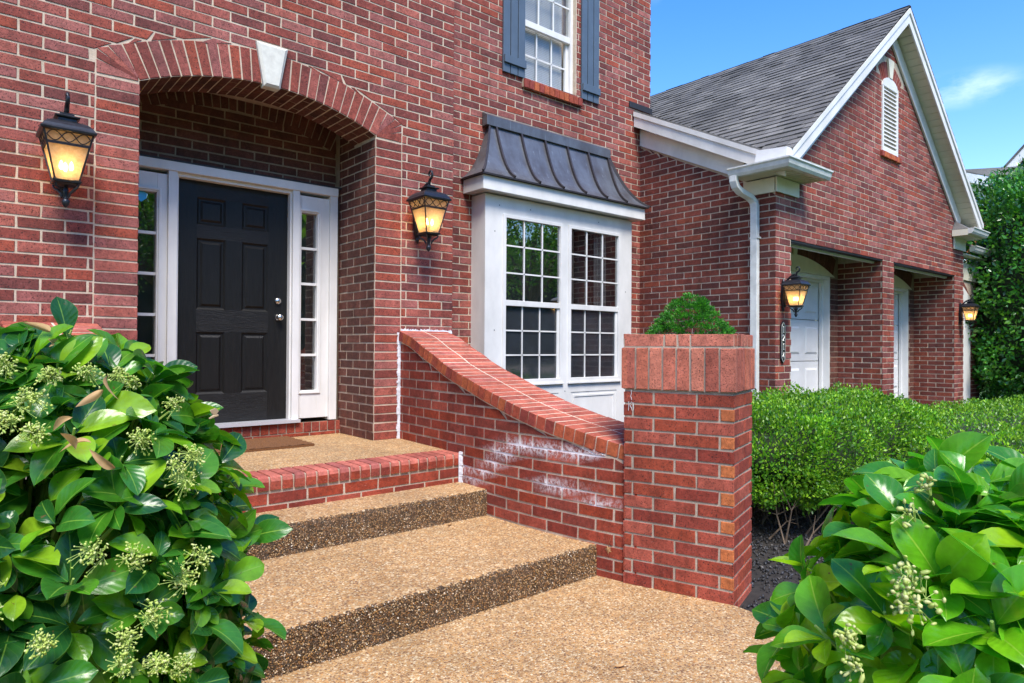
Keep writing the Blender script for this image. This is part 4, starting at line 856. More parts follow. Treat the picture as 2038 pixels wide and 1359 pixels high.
o = mb.build('shaft', ['pier_brick', 'pier_mortar', 'orange_brick'], pier); at(o, ploc)
mb = MB(); E_ = .011
mb.hexa([W3(-E_+.004, -E_+.004, .562), W3(PW+E_-.004, -E_+.004, .562), W3(PW+E_-.004, PD+E_-.004, .562), W3(-E_+.004, PD+E_-.004, .562), W3(-E_+.004, -E_+.004, .812), W3(PW+E_-.004, -E_+.004, .812), W3(PW+E_-.004, PD+E_-.004, .812), W3(-E_+.004, PD+E_-.004, .812)], 1)
I_ = .006; mb.hexa([W3(-I_, -I_, .812), W3(PW+I_, -I_, .812), W3(PW+I_, PD+I_, .812), W3(-I_, PD+I_, .812), W3(-I_, -I_, .879), W3(PW+I_, -I_, .879), W3(PW+I_, PD+I_, .879), W3(-I_, PD+I_, .879)], 1)
for i, (L_, Pf) in enumerate(faces):
    n = 8 if L_ == PW else 6; st = (L_+2*E_)/n
    for k in range(n):
        u0 = -E_+k*st+(.006 if k else .0006); u1 = -E_+(k+1)*st-(.006 if k < n-1 else -.006)
        brick(mb, [(u0, .566), (u1, .566), (u1, .805), (u0, .805)], (lambda Pf_: lambda u, v, n_: Pf_(u, v, n_+E_))(Pf), 0, n0=-.03)
    cuts = [-.008, .24, .318, .392, .633] if L_ == PW else [-.008, .07, .147, .224, .30, .377, .433]
    for a, b in zip(cuts[:-1], cuts[1:]): brick(mb, [(a+.005, .817), (b-.004, .817), (b-.004, .884), (a+.005, .884)], (lambda Pf_: lambda u, v, n_: Pf_(u, v, n_+.004))(Pf), 0, n0=-.03)
Pt = lambda u, v, n: W3(u, v, .876+n)
for k in range(7):
    a = .03+k*.082; brick(mb, [(a, .03), (a+.072, .03), (a+.072, .395), (a, .395)][::1], lambda u, v, n: W3(u, v, .878+n), 0)
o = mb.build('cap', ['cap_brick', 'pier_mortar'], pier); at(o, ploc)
mb = MB()
for (a, b) in (((.028, .49), (.026, .437)), ((.034, .472), (.045, .49)), ((.036, .468), (.050, .437)), ((.054, .487), (.058, .44)), ((.045, .56), (.040, .52)), ((.040, .52), (.046, .50))):
    mb.tube([W3(a[0], -.0105, a[1]), W3((a[0]+b[0])/2+.002, -.0105, (a[1]+b[1])/2), W3(b[0], -.0105, b[1])], .0016, 5)
o = mb.build('chalk_scratches', ['caulk'], pier); at(o, ploc)
tag(pier, 'square red brick pier with soldier course cap at the foot of the stair wall', 'pier')
# --- steps
steps = empty('porch_steps', (-.9, -1.4, GZ)); sloc = steps.location.copy()
SX0 = -2.05
def xr(y): return wx(y)+.004
mb = MB()
mb.add([(SX0, -.79, 0), (xr(-.79), -.79, 0), (.258, 0, 0), (.05, .0, 0), (.05, .66, 0), (-1.85, .66, 0), (-1.85, 0, 0), (SX0, 0, 0)], [tuple(range(8))]); 
mb.box((SX0, -.85, GZ-.2), (.15, .66, -.01), 0)
o = mb.build('porch_floor', ['aggregate'], steps); at(o, sloc)
mb = MB(); SY = -1.015
mb.box((SX0, SY+.006, -.40), (wx(-1)+.01, -.80, -.006), 1)
x = wx(-1)-.002
while x > SX0+.05:
    a = x-.066; sk = random.uniform(-.003, .003)
    q = [(a+.0, SY-.008+sk), (x, SY-.008+sk), (x, -.778), (a, -.778)]
    p = [(q[0][0], q[0][1]), (q[1][0], q[1][1])]
    # rowlock brick: rounded front top edge
    prf = [(SY-.008+sk, -.082), (SY-.009+sk, -.030), (SY-.003+sk, -.008), (SY+.012+sk, .003), (-.779, .003+random.uniform(-.001, .001)), (-.777, -.02)]
    c0 = .002; vs_ = [(a+(c0 if 0 < i < 5 else 0), y, z) for i, (y, z) in enumerate(prf)]+[(x-(c0 if 0 < i < 5 else 0), y, z) for i, (y, z) in enumerate(prf)]
    k = len(prf); nb = len(mb.f)
    mb.add(vs_, [(i, k+i, k+i+1, i+1) for i in range(k-1)]+[tuple(range(k)), tuple(range(2*k-1, k-1, -1)), (0, k-1, 2*k-1, k)], 0)
    mb.m[nb] = 2; x = a-.0105
lay(mb, FX(SY+.006), -.2435, -.088, lambda a, b: [(SX0, SX0, wx(-1)-.012, wx(-1)-.012)], 2, phase=.115)
o = mb.build('brick_step', ['tread_brick', 'stair_mortar', 'stair_brick'], steps); at(o, sloc)
def slab(yb, yf, z, zb, name, x1):
    mb = MB(); xs_ = np.arange(SX0, x1+.006, .012); prof_n = 9
    off = np.cumsum(RNG.normal(0, .0012, len(xs_))); off -= np.linspace(off[0], off[-1], len(xs_)); V = []
    for i, x in enumerate(xs_):
        j = lambda s: float(RNG.normal(0, s)); o_ = float(off[i])*.6
        V += [(x, yb, z+.0), (x, yf+.06, z+j(.0006)), (x, yf+.022+j(.002), z+j(.0018)), (x, yf+.008+o_+j(.0022), z-.004+j(.0022)), (x, yf+.001+o_+j(.002), z-.014+j(.002)),
              (x, yf+o_+j(.002), z-.035), (x, yf+.002+j(.002), (z+zb)/2), (x, yf+.002+j(.0025), zb+.03), (x, yf-.003+j(.004), zb-.02)]
    F_ = []; Mt = []
    for i in range(len(xs_)-1):
        for k in range(prof_n-1):
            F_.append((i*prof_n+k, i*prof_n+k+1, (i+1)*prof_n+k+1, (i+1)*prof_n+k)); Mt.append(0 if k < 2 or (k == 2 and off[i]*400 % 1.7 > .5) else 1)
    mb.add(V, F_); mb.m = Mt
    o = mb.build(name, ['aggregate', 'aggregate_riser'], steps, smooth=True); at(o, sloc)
    return xs_, off
ICO = None
def ico_arr():
    import bmesh
    b = bmesh.new(); bmesh.ops.create_icosphere(b, subdivisions=1, radius=1); v = np.array([x.co[:] for x in b.verts]); f = np.array([[q.index for q in x.verts] for x in b.faces]); b.free(); return v, f
IV, IF = ico_arr()
def rand_rot(n):
    q = RNG.normal(size=(n, 4)); q /= np.linalg.norm(q, axis=1)[:, None]; a, b, c, d = q.T
    return np.stack([np.stack([1-2*(c*c+d*d), 2*(b*c-a*d), 2*(b*d+a*c)], -1), np.stack([2*(b*c+a*d), 1-2*(b*b+d*d), 2*(c*d-a*b)], -1), np.stack([2*(b*d-a*c), 2*(c*d+a*b), 1-2*(b*b+c*c)], -1)], 1)
def np_mesh(name, V, F, mats, parent=None, uv=None, smooth=False, midx=None, loc=None):
    V = np.asarray(V, np.float32).reshape(-1, 3); F = np.asarray(F, np.int32); k = F.shape[1]
    if loc is not None: V = V-np.array(loc[:], np.float32)
    me = bpy.data.meshes.new(name); me.vertices.add(len(V)); me.vertices.foreach_set('co', V.ravel()); me.loops.add(F.size); me.loops.foreach_set('vertex_index', F.ravel())
    me.polygons.add(len(F)); me.polygons.foreach_set('loop_start', np.arange(0, F.size, k, dtype=np.int32)); me.polygons.foreach_set('loop_total', np.full(len(F), k, np.int32))
    for q in mats: me.materials.append(M[q])
    if midx is not None: me.polygons.foreach_set('material_index', np.asarray(midx, np.int32))
    if smooth: me.polygons.foreach_set('use_smooth', np.ones(len(F), bool))
    if uv is not None:
        l = me.uv_layers.new(name='uv'); l.data.foreach_set('uv', np.asarray(uv, np.float32)[F.ravel()].ravel())
    me.update(calc_edges=True); me.validate(); o = bpy.data.objects.new(name, me); COL.objects.link(o)
    if parent: o.parent = parent
    return o
def pebbles(pos, scl): # pos (n,3), scl (n,3)
    n = len(pos); Rm = rand_rot(n); V = np.einsum('nij,nkj->nki', Rm, IV[None]*scl[:, None, :])+pos[:, None, :]
    return V.reshape(-1, 3), (IF[None]+(np.arange(n)*len(IV))[:, None, None]).reshape(-1, 3)
slab(-1.00, -1.357, -.211, -.394, 'concrete_step', wx(-1.36)+.02); slab(-1.35, -2.334, -.394, -.58, 'concrete_step', .262)
PP, SS = [], []
for (yf, z, zb, x1) in ((-1.357, -.211, -.394, wx(-1.36)), (-2.334, -.394, -.58, .255)):
    n = 5200; x = RNG.uniform(SX0, x1, n); zz = zb+RNG.random(n)*(z-zb-.004); r_ = RNG.uniform(.0022, .0058, n)
    PP.append(np.stack([x, yf+RNG.uniform(-.001, .003, n), zz], 1)); SS.append(np.stack([r_, r_*.8, r_*.65], 1))
    n = 700; x = RNG.uniform(SX0, x1, n); PP.append(np.stack([x, yf+RNG.uniform(.0, .016, n), np.full(n, z-.003)+RNG.uniform(-.006, .001, n)], 1)); r_ = RNG.uniform(.002, .0045, n); SS.append(np.stack([r_, r_*.8, r_*.7], 1))
    n = 900; x = RNG.uniform(SX0, x1, n); PP.append(np.stack([x, yf-np.abs(RNG.normal(0, .006, n)), np.full(n, zb+.001)], 1)); r_ = RNG.uniform(.0015, .004, n); SS.append(np.stack([r_, r_*.8, r_*.7], 1))
V, F_ = pebbles(np.concatenate(PP), np.concatenate(SS)); np_mesh('riser_pebbles', V, F_, ['pebble'], steps, loc=sloc)['kind'] = 'stuff'
tag(steps, 'three wide porch steps of tan exposed pebble concrete with a red brick top edge', 'steps')
# --- mat
mb = MB(); xs_ = [(-1.31, .60), (-.50, .60), (-.55, -.06), (-1.31, -.06)]; matr = empty('doormat', (-.9, .25, 0))
nx, ny = 60, 40; V = []
for j in range(ny+1):
    for i in range(nx+1): V.append((-1.32+.80*i/nx+random.uniform(-.002, .002), .02+.57*j/ny+random.uniform(-.002, .002), .018+random.uniform(0, .006)))
F_ = [(j*(nx+1)+i, j*(nx+1)+i+1, (j+1)*(nx+1)+i+1, (j+1)*(nx+1)+i) for j in range(ny) for i in range(nx)]; mb.add(V, F_); mb.box((-1.322, .018, .001), (-.518, .592, .018))
o = mb.build('coir_pile', ['coir'], matr); at(o, matr.location); tag(matr, 'brown coir doormat lying in front of the black door', 'doormat')
# --- dry leaf stuck on the wall
mb = MB(); yl = -2.48; yl = -2.424; px_ = wx(yl)-.012; cy_, cz_ = yl, -.404; sh = []
for k in range(16):
    t = 2*math.pi*k/16; r_ = .030*(1.0 if k % 3 == 0 else .55)*random.uniform(.8, 1.15); sh.append((px_-random.uniform(0, .008), cy_+math.cos(t)*r_, cz_+math.sin(t)*r_*.9))
mb.add([(px_-.010, cy_, cz_)]+sh, [(0, i+1, (i+1) % 16+1) for i in range(16)]); mb.tube([(px_-.008, cy_, cz_+.01), (px_-.012, cy_-.012, cz_+.045), (px_-.01, cy_-.022, cz_+.075)], .0012, 5)
o = mb.build('fallen_leaf', ['dry_leaf']); tag(o, 'small orange dry leaf caught on the stair wall beside the pier', 'leaf')
# ================================================================== ground
def sheet(name, poly, z, mat, kind='structure', t=None):
    mb = MB(); n = len(poly)
    if t: mb.prism([(a, b) for a, b in poly], 2, z-t, z)
    else: mb.add([(a, b, z) for a, b in poly], [tuple(range(n))])
    return tag(mb.build(name, [mat]), kind=kind)
sheet('ground', [(-300, -300), (300, -300), (300, 300), (-300, 300)], -.66, 'lawn')
sheet('planting_bed', [(-6, -3.0), (-2.6, -6.5), (-.6, -6.2), (1.5, -4.9), (12.5, -4.6), (12.5, YG+.5), (X2, YG+.5), (X2, 1), (-6, 1)], -.632, 'soil')
path = [(.30, -2.3), (.47, -3.11), (.457, -3.27), (.36, -3.45), (.149, -3.604), (-.156, -3.66), (-.7, -3.86), (-1.25, -4.3), (-1.7, -5.2), (-1.9, -9), (-3.4, -9), (-3.3, -5.4), (-2.9, -4.2), (-2.4, -3.2), (-2.1, -2.3)]
sheet('path', path[::-1], -.58, 'aggregate', t=.07)
sheet('street', [(-300, -30), (300, -30), (300, -22), (-300, -22)], -.64, 'side_mortar')
n = 9000; x = RNG.uniform(.3, 3.2, n); y = RNG.uniform(-3.9, -1.6, n); r_ = RNG.uniform(.003, .014, n); ok = ~((x < .9) & (y > -3.1) & (x < 1.0-(y+3.1)*0)) | (x > .93)
ok &= ~((x < .50) & (y > -3.6))
V, F_ = pebbles(np.stack([x, y, -.632+r_*.4+RNG.uniform(0, .01, n)], 1)[ok], np.stack([r_*1.3, r_*.8, r_*.35], 1)[ok]); tag(np_mesh('gravel', V, F_, ['dark_gravel']), kind='stuff')
for k, (x, y, z, lb) in enumerate(((.95, -3.22, -.618, 'tan dry leaf lying on the dark gravel beside the brick pier'), (-.55, -3.2, -.577, 'small dry leaf lying on the pebble landing below the steps'), (-.2, -1.42, -.391, 'small dry leaf lying on the middle step near its riser'))):
    mb = MB(); a0 = random.random()*6; V = [(x+math.cos(a0)*t*.03-math.sin(a0)*w_*.012*math.sin(math.pi*(t+1)/2), y+math.sin(a0)*t*.03+math.cos(a0)*w_*.012*math.sin(math.pi*(t+1)/2), z+.003+.006*abs(w_)+.003*t*t) for t in (-1, -.5, 0, .5, 1) for w_ in (-1, 0, 1)]
    mb.add(V, [(i*3+j, i*3+j+1, i*3+j+4, i*3+j+3) for i in range(4) for j in range(2)]); tag(mb.build('fallen_leaf', ['dry_leaf']), lb, 'leaf')
# ================================================================== wall lanterns
def lantern(name, loc, sc, label, group='matching black wall lanterns'):
    root = empty(name, loc); S = lambda p: (p[0]*sc, p[1]*sc, p[2]*sc); cy = -.20
    def bld(mb, nm, mats, par=root, **k): mb.v = [S(p) for p in mb.v]; return mb.build(nm, mats, par, **k)
    T = (0, cy, 0)
    mb = MB() # cage: corner bars, bands, lattice, tray, feet
    for sx in (-1, 1):
        for sy in (-1, 1):
            mb.tube([(sx*.064, cy+sy*.064, .163), (sx*.108, cy+sy*.108, .363), (sx*.127, cy+sy*.127, .445)], .0055, 6)
    def ring(h, z0, z1, t=.009, tp=0):
        for s_ in (-1, 1):
            mb.box((-h, cy+s_*h-t/2, z0), (h, cy+s_*h+t/2, z1)); mb.box((s_*h-t/2, cy-h, z0), (s_*h+t/2, cy+h, z1))
    ring(.108, .358, .367, .008); ring(.110, .368, .372, .012); ring(.128, .438, .448, .012)
    for k in range(4):
        a = k*math.pi/2
        for ph in (0, math.pi):
            pts = []
            for i in range(25):
                t = i/24; z = .404+.028*math.sin(t*math.pi*3+ph); h = .108+(z-.363)*.23; x = (-1+2*t)*h*.94; y = -(h+.002)
                pts.append((x*math.cos(a)-y*math.sin(a), cy+x*math.sin(a)+y*math.cos(a), z))
            mb.tube(pts, .0036, 5)
    mb.lathe([(.001, .128), (.055, .130), (.060, .140), (.075, .143), (.078, .156), (.066, .163), (.001, .163)], T, 4, sq=False) if False else mb.lathe([(.0, .130), (.052, .132), (.058, .142), (.072, .144), (.075, .156), (.064, .163), (.0, .163)], T, 4, sq=True)
    for k in range(4):
        a = k*math.pi/2+math.pi/4; pts = [(.085, .138), (.075, .118), (.050, .105), (.030, .085), (.022, .066)]
        mb.tube([(r_*math.cos(a), cy+r_*math.sin(a), z) for r_, z in pts], [.006, .007, .008, .008, .006], 6)
    mb.lathe([(.0, .05), (.012, .055), (.016, .10), (.010, .13)], T, 8)
    bld(mb, 'cage', ['black_iron'])
    mb = MB(); mb.lathe([(.128, .432), (.140, .436), (.144, .449), (.136, .457), (.124, .476), (.104, .497), (.080, .510), (.056, .516), (.052, .520), (.048, .522), (.048, .536), (.064, .541), (.066, .549), (.046, .556), (.036, .562), (.038, .568), (.022, .575), (.0, .577)], T, 4, sq=True)
    bld(mb, 'lantern_roof', ['black_iron'], bevel=.0015)
    mb = MB(); mb.lathe([(.0, -.002), (.006, .0), (.017, .014), (.023, .034), (.020, .046), (.012, .052), (.018, .055), (.018, .060), (.010, .064), (.0, .066)], T, 12); bld(mb, 'finial', ['black_iron'], smooth=True)
    mb = MB(); ht, hb = .103, .060
    for s_ in (-1, 1):
        mb.add([(-hb, cy+s_*hb, .166), (hb, cy+s_*hb, .166), (ht+.018, cy+s_*(ht+.018), .440), (-ht-.018, cy+s_*(ht+.018), .440)], [(0, 1, 2, 3)])
        mb.add([(s_*hb, cy-hb, .166), (s_*hb, cy+hb, .166), (s_*(ht+.018), cy+ht+.018, .440), (s_*(ht+.018), cy-ht-.018, .440)], [(0, 1, 2, 3)])
    bld(mb, 'lantern_glass', ['amber_glass'])
    for (bx, by) in ((-.026, -.012), (.026, -.012), (0, .028)):
        mb = MB(); mb.tube([(bx, cy+by, .165), (bx, cy+by, .225)], .010, 8); c_ = bld(mb, 'candle_sleeve', ['cream_trim'])
        mb = MB(); mb.lathe([(.0, .225), (.008, .228), (.013, .245), (.011, .262), (.004, .280), (.0, .286)], (bx, cy+by, 0), 10); bld(mb, 'bulb', ['bulb_glow'], c_, smooth=True)
    mb = MB(); mb.prism([(.036*math.sin(t)*(1 if abs(math.cos(t)) < .98 else .6), .32+.205*math.cos(t)) for t in [k*math.pi/12 for k in range(24)]], 1, -.030, .0)
    mb.prism([(.022*math.sin(t), .32+.180*math.cos(t)) for t in [k*math.pi/10 for k in range(20)]], 1, -.052, -.0305)
    for k in range(28): z = .15+k*.0125; mb.tube([(-.030, -.034, z), (0, -.056, z+.003), (.030, -.034, z)], .0034, 5)
    mb.lathe([(.0, .48), (.016, .485), (.020, .51), (.008, .54), (.0, .55)], (0, -.016, 0), 8); mb.lathe([(.0, .085), (.006, .09), (.018, .12), (.014, .15), (.0, .155)], (0, -.016, 0), 8)
    bld(mb, 'backplate', ['black_iron'])
    mb = MB(); pts = []
    for k in range(15):
        t = k/14; pts.append((0, -.03-.168*t, .47+.125*math.sin(t*math.pi*.5)))
    mb.tube(pts, [.017-.004*k/14 for k in range(15)], 8)
    pts = [(0, -.02-.18, .60)]
    for k in range(18):
        t = k/17*math.pi*1.75; r_ = .042*(1-.62*k/17); pts.append((0, -.20-.018+.0-r_*math.sin(t)*.9+.018*0, .655-.0+(-r_*math.cos(t))*1.0+.012))
    mb.tube([(0, -.198, .570)]+[(0, -.205, .60)]+pts[1:], [.015, .014]+[.013-.006*k/17 for k in range(18)], 8)
    pts = []
    for k in range(14):
        t = k/13*math.pi*1.5; r_ = .045*(1-.5*k/13); pts.append((0, -.075-r_*math.cos(t)*.8, .235-r_*math.sin(t)))
    mb.tube([(0, -.02, .26)]+pts, .006, 6); mb.tube([(0, -.02, .20), (0, -.06, .17), (0, -.11, .165), (0, -.135, .15)], .007, 6)
    mb.tube([(0, -.02, .40), (0, -.07, .43), (0, -.10, .47), (0, -.085, .50), (0, -.065, .485)], .005, 6)
    bld(mb, 'arm', ['black_iron'], smooth=True)
    l = bpy.data.lights.new('lamp', 'POINT'); l.energy = .12*sc*sc; l.color = (1, .62, .28); l.shadow_soft_size = .03; lo = bpy.data.objects.new('lamp_light', l); COL.objects.link(lo); lo.parent = root; lo.location = S((0, cy, .30))
    tag(root, label, 'wall lantern', group); return root
lantern('wall_lantern', (-2.235, -.009, 1.645), 1.0, 'black wall lantern lit on the brick left of the arched porch')
lantern('wall_lantern', (.405, -.009, 1.63), 1.0, 'black wall lantern lit on the brick between the arch and the bay window')
lantern('wall_lantern', (4.41, YG-.009, 1.155), .80, 'black wall lantern lit on the garage corner above the house number plaque')
lantern('wall_lantern', (10.45, YG-.009, 1.175), .80, 'black wall lantern lit on the far garage pier beside the dark green tree')
# --- number plaque 1214
plq = empty('house_number_plaque', (4.412, YG-.010, .876)); mb = MB()
def oct_(w_, h_): return [(-w_, -h_+.05), (-w_*.55, -h_+.02), (0, -h_), (w_*.55, -h_+.02), (w_, -h_+.05), (w_, h_-.05), (w_*.55, h_-.02), (0, h_), (-w_*.55, h_-.02), (-w_, h_-.05)]
mb.prism(oct_(.047, .237)[::-1], 1, -.014, .0); mb.build('plate', ['black_iron'], plq)
mb = MB(); q = oct_(.040, .226); q2 = oct_(.035, .220); n = len(q)
for i in range(n):
    k = (i+1) % n; mb.add([(q[i][0], -.017, q[i][1]), (q[k][0], -.017, q[k][1]), (q2[k][0], -.017, q2[k][1]), (q2[i][0], -.017, q2[i][1]), (q[i][0], -.0145, q[i][1]), (q[k][0], -.0145, q[k][1])], [(3, 2, 1, 0), (0, 1, 5, 4)])
mb.build('border', ['number_silver'], plq)
for k, ch in enumerate('1214'):
    z = .145-k*.097; mb = MB(); st = {'1': [[(-.010, .022), (0, .034), (0, -.034)], [(-.012, -.034), (.012, -.034)]], '2': [[(-.017, .018), (-.012, .030), (0, .034), (.013, .030), (.016, .016), (.008, .0), (-.016, -.030)], [(-.018, -.032), (.018, -.032)]], '4': [[(.008, -.034), (.008, .034), (-.018, -.012), (.019, -.012)]]}[ch]
    for s_ in st: mb.tube([(a, -.017, z+b) for a, b in s_], .0036, 6)
    mb.build('digit', ['number_silver'], plq)
tag(plq, 'tall narrow black plaque with silver numbers 1214 under the garage corner lantern', 'house number')
# ================================================================== foliage
def norm(a): return a/np.maximum(np.linalg.norm(a, axis=-1, keepdims=True), 1e-9)
def leaf_template(nx, ny, wid=.26, fold=.16, droop=.22, pw=.75, tip=1.25):
    V, UV = [], []
    for j in range(ny+1):
        t = j/ny; w_ = wid*max(0.0, math.sin(math.pi*min(1, t**tip*.985+.012)))**pw*(1 if j else .15)
        if j == ny: w_ = .004
        for i in range(nx+1):
            s = -1+2*i/nx; V.append((s*w_, t, fold*abs(s)*w_*2-droop*t*t+.02*math.sin(t*9+s*2)*abs(s))); UV.append((.5+s*.5, t))
    F_ = [(j*(nx+1)+i, j*(nx+1)+i+1, (j+1)*(nx+1)+i+1, (j+1)*(nx+1)+i) for j in range(ny) for i in range(nx)]
    return np.array(V), np.array(F_), np.array(UV)
def place(T, pos, d, nrm, size, bend=None):
    V, F_, UV = T; d = norm(d); s = norm(np.cross(d, nrm)); n = np.cross(s, d); N_ = len(pos); sz = size[:, None]
    VV = np.repeat(V[None], N_, 0).copy()
    if bend is not None: VV[..., 2] += -bend[:, None]*VV[..., 1]**2
    W_ = pos[:, None, :]+(VV[..., 0:1]*s[:, None, :]+VV[..., 1:2]*d[:, None, :]+VV[..., 2:3]*n[:, None, :])*sz[..., None]
    return W_.reshape(-1, 3), (F_[None]+(np.arange(N_)*len(V))[:, None, None]).reshape(-1, 4), np.tile(UV, (N_, 1))
def sph(n, up=-.35):
    d = norm(RNG.normal(size=(n*3, 3))); d = d[d[:, 2] > up][:n]; return d
def shrub(name, loc, ells, nro, leaf, label, mat, clusters, bud_r, dry=(), budmat='flower_bud', keep=None, lay_=((1, 1.0), (.55, .82), (.35, .62))):
    root = empty(name, loc); LV, LF, LU, off = [], [], [], 0; stems = MB(); T = leaf_template(4, 10, .305, .20, .22, .66, 1.42)
    for (c, r) in ells:
        c = np.array(c); r = np.array(r)
        for frac, sc in lay_:
            n = int(nro*frac*r.max()/.5); d = sph(n); P_ = c+d*r*sc*RNG.uniform(.93, 1.05, (len(d), 1)); ok = np.ones(len(d), bool)
            for (c2, r2) in ells:
                q = (P_-np.array(c2))/(np.array(r2)*sc*.93); 
                if not np.allclose(c2, c): ok &= (q**2).sum(1) > .92
            ok &= P_[:, 2] > GZ+.04
            if keep is not None: ok &= keep(P_)
            P_ = P_[ok]; d = d[ok]; nr = norm(d/r)
            ax = norm(nr*.8+np.array([0, 0, .55])+RNG.normal(0, .35, nr.shape))
            for i in range(len(P_)):
                k = RNG.integers(5, 9); a = ax[i]; t = norm(np.cross(a, [.3, .2, .9])); b = np.cross(a, t); ph = np.arange(k)*2.4+RNG.random()*6; el = np.radians(RNG.uniform(28, 82, k))
                dd = a[None]*np.cos(el)[:, None]+(t[None]*np.cos(ph)[:, None]+b[None]*np.sin(ph)[:, None])*np.sin(el)[:, None]
                nn = norm(a[None]*np.sin(el)[:, None]-(t[None]*np.cos(ph)[:, None]+b[None]*np.sin(ph)[:, None])*np.cos(el)[:, None]+RNG.normal(0, .22, (k, 3)))
                base = P_[i]-a*(RNG.random((k, 1))*.035)+dd*.008
                v, f, u = place(T, base, dd, nn, leaf*RNG.uniform(.55, 1.18, k), RNG.uniform(-.1, .35, k)); LV.append(v); LF.append(f+off); LU.append(u); off += len(v)
                if sc > .7 and i % 2 == 0:
                    p0 = P_[i]-a*.05; p2 = c+(P_[i]-c)*.45; stems.tube([tuple(p2), tuple((p0+p2)/2+RNG.normal(0, .015, 3)), tuple(p0), tuple(P_[i]+a*.012)], [.006, .0045, .003, .0022], 5)
    np_mesh('leaves', np.concatenate(LV), np.concatenate(LF), [mat], root, uv=np.concatenate(LU), smooth=True, loc=loc)
    c0 = np.array(ells[0][0]); st2 = MB()
    for k in range(9):
        a = RNG.uniform(0, 6.28); e = c0+np.array([math.cos(a)*.14, math.sin(a)*.14, RNG.uniform(-.25, .05)]); b = np.array([c0[0]+math.cos(a)*.08, c0[1]+math.sin(a)*.08, GZ])
        st2.tube([tuple(b), tuple((b+e)/2+RNG.normal(0, .03, 3)), tuple(e)], [.016, .012, .007], 7)
    at(st2.build('stem', ['bark'], root), loc); at(stems.build('twigs', ['twig_green'], root), loc)
    for ci, cl in enumerate(clusters):
        c, sz = np.array(cl[:3]), cl[3]; out = norm(c-c0+np.array([0, 0, .12])); base = c-out*sz*1.1; n = int(cl[4]); mb = MB()
        d = norm(out[None]*.6+RNG.normal(0, .62, (n, 3))); tips = base+d*sz*RNG.uniform(.45, 1.35, (n, 1)); hubs = base+norm(out[None]+RNG.normal(0, .5, (6, 3)))*sz*.6
        for h in hubs: mb.tube([tuple(base-out*sz*.3), tuple(base+(h-base)*.5), tuple(h)], [.0014, .0011, .0008], 4)
        for t in tips:
            h = hubs[np.argmin(((hubs-t)**2).sum(1))]; mb.tube([tuple(h), tuple(t)], .00045, 3, cap=False)
        g = np_mesh('flower_cluster', *pebbles(tips, (np.stack([bud_r*RNG.uniform(.6, 1.1, n), bud_r*RNG.uniform(.6, 1.0, n), bud_r*RNG.uniform(.9, 2.2, n)], 1)*RNG.uniform(.6, 1.2, (n, 1)))), [budmat], root, smooth=True, loc=loc)
        at(mb.build('flower_stalk', ['twig_green'], g), loc)
    TD = leaf_template(4, 8, .2, .5, .5)
    for p_ in dry:
        n = 1; v, f, u = place(TD, np.array([p_[:3]]), norm(RNG.normal(size=(1, 3))+np.array([[0, 0, .4]])), norm(RNG.normal(size=(1, 3))), np.array([leaf*.42]), np.array([.5])); np_mesh('dry_leaf', v, f, ['dry_leaf'], root, uv=u, smooth=True, loc=loc)
    tag(root, label, 'shrub'); return root
FL = [(-2.677, -3.57, .774), (-2.637, -3.642, .711), (-2.676, -3.669, .674), (-2.602, -3.603, .75), (-2.536, -3.583, .757), (-2.481, -3.576, .746), (-2.459, -3.582, .73), (-2.634, -3.69, .651), (-2.373, -3.573, .684), (-2.395, -3.682, .566), (-2.353, -3.647, .578), (-2.374, -3.685, .539), (-2.46, -3.675, .626), (-2.552, -3.788, .446), (-2.487, -3.783, .423), (-2.401, -3.768, .364), (-2.36, -3.741, .387), (-2.457, -3.8, .316), (-2.506, -3.818, .286), (-2.515, -3.825, .244), (-2.455, -3.812, .225), (-2.407, -3.796, .2), (-2.71, -3.795, .414), (-2.704, -3.808, .37), (-2.633, -3.825, .316)]
FL = [(a-.035, b+.03, c+.01, random.uniform(.016, .031), random.randint(70, 150)) for a, b, c in FL]
DR = [(-2.631, -3.486, .832), (-2.627, -3.53, .807), (-2.547, -3.597, .748), (-2.56, -3.628, .721), (-2.59, -3.703, .631), (-2.614, -3.71, .621), (-2.555, -3.727, .585), (-2.614, -3.672, .675)]
shrub('flowering_shrub', (-2.65, -3.3, GZ), [((-2.645, -3.27, .14), (.45, .45, .69)), ((-2.93, -3.22, .10), (.52, .52, .76)), ((-2.625, -3.29, -.25), (.45, .45, .43))], 235, .092,
      'large glossy leaved shrub with many yellow green flower clusters left of the steps', 'shrub_leaf', FL, .0023, DR, keep=lambda p: (p[:, 0]+2.792)*.0+np.hypot(p[:, 0]+2.792, p[:, 1]+5.112) > .75)
FR = [(-1.935, -4.815, .530, .026, 60), (-1.925, -4.808, .550, .020, 30), (-1.865, -4.790, .615, .022, 18), (-1.835, -4.80, .645, .020, 16), (-1.950, -4.750, .46, .018, 36), (-1.960, -4.76, .43, .014, 20)]
shrub('flowering_shrub', (-1.6, -4.84, GZ), [((-1.59, -4.85, .29), (.31, .31, .34)), ((-1.38, -4.815, -.1), (.38, .38, .46))], 250, .084,
      'bright sunlit shrub with broad leaves and pale buds right of the path near the camera', 'shrub_leaf_sunlit', FR, .0032, (), 'flower_bud_pale', keep=lambda p: np.hypot(p[:, 0]+2.792, p[:, 1]+5.112) > .62)
# moth
mt = empty('moth', (-2.393, -3.746, .669)); mb = MB(); mb.tube([(-.008, 0, -.004), (0, 0, 0), (.009, 0, .002)], [.0015, .003, .0018], 6); mb.build('body', ['moth_tan'], mt)
for s_ in (-1, 1):
    mb = MB(); mb.add([(0, 0, .001), (-.006, s_*.003, .012), (.004, s_*.004, .016), (.009, s_*.003, .010), (.004, s_*.001, .001)], [(0, 1, 2, 3, 4)]); mb.build('wing', ['moth_tan'], mt)
tag(mt, 'tiny tan moth flying in front of the black door by the shrub', 'moth')
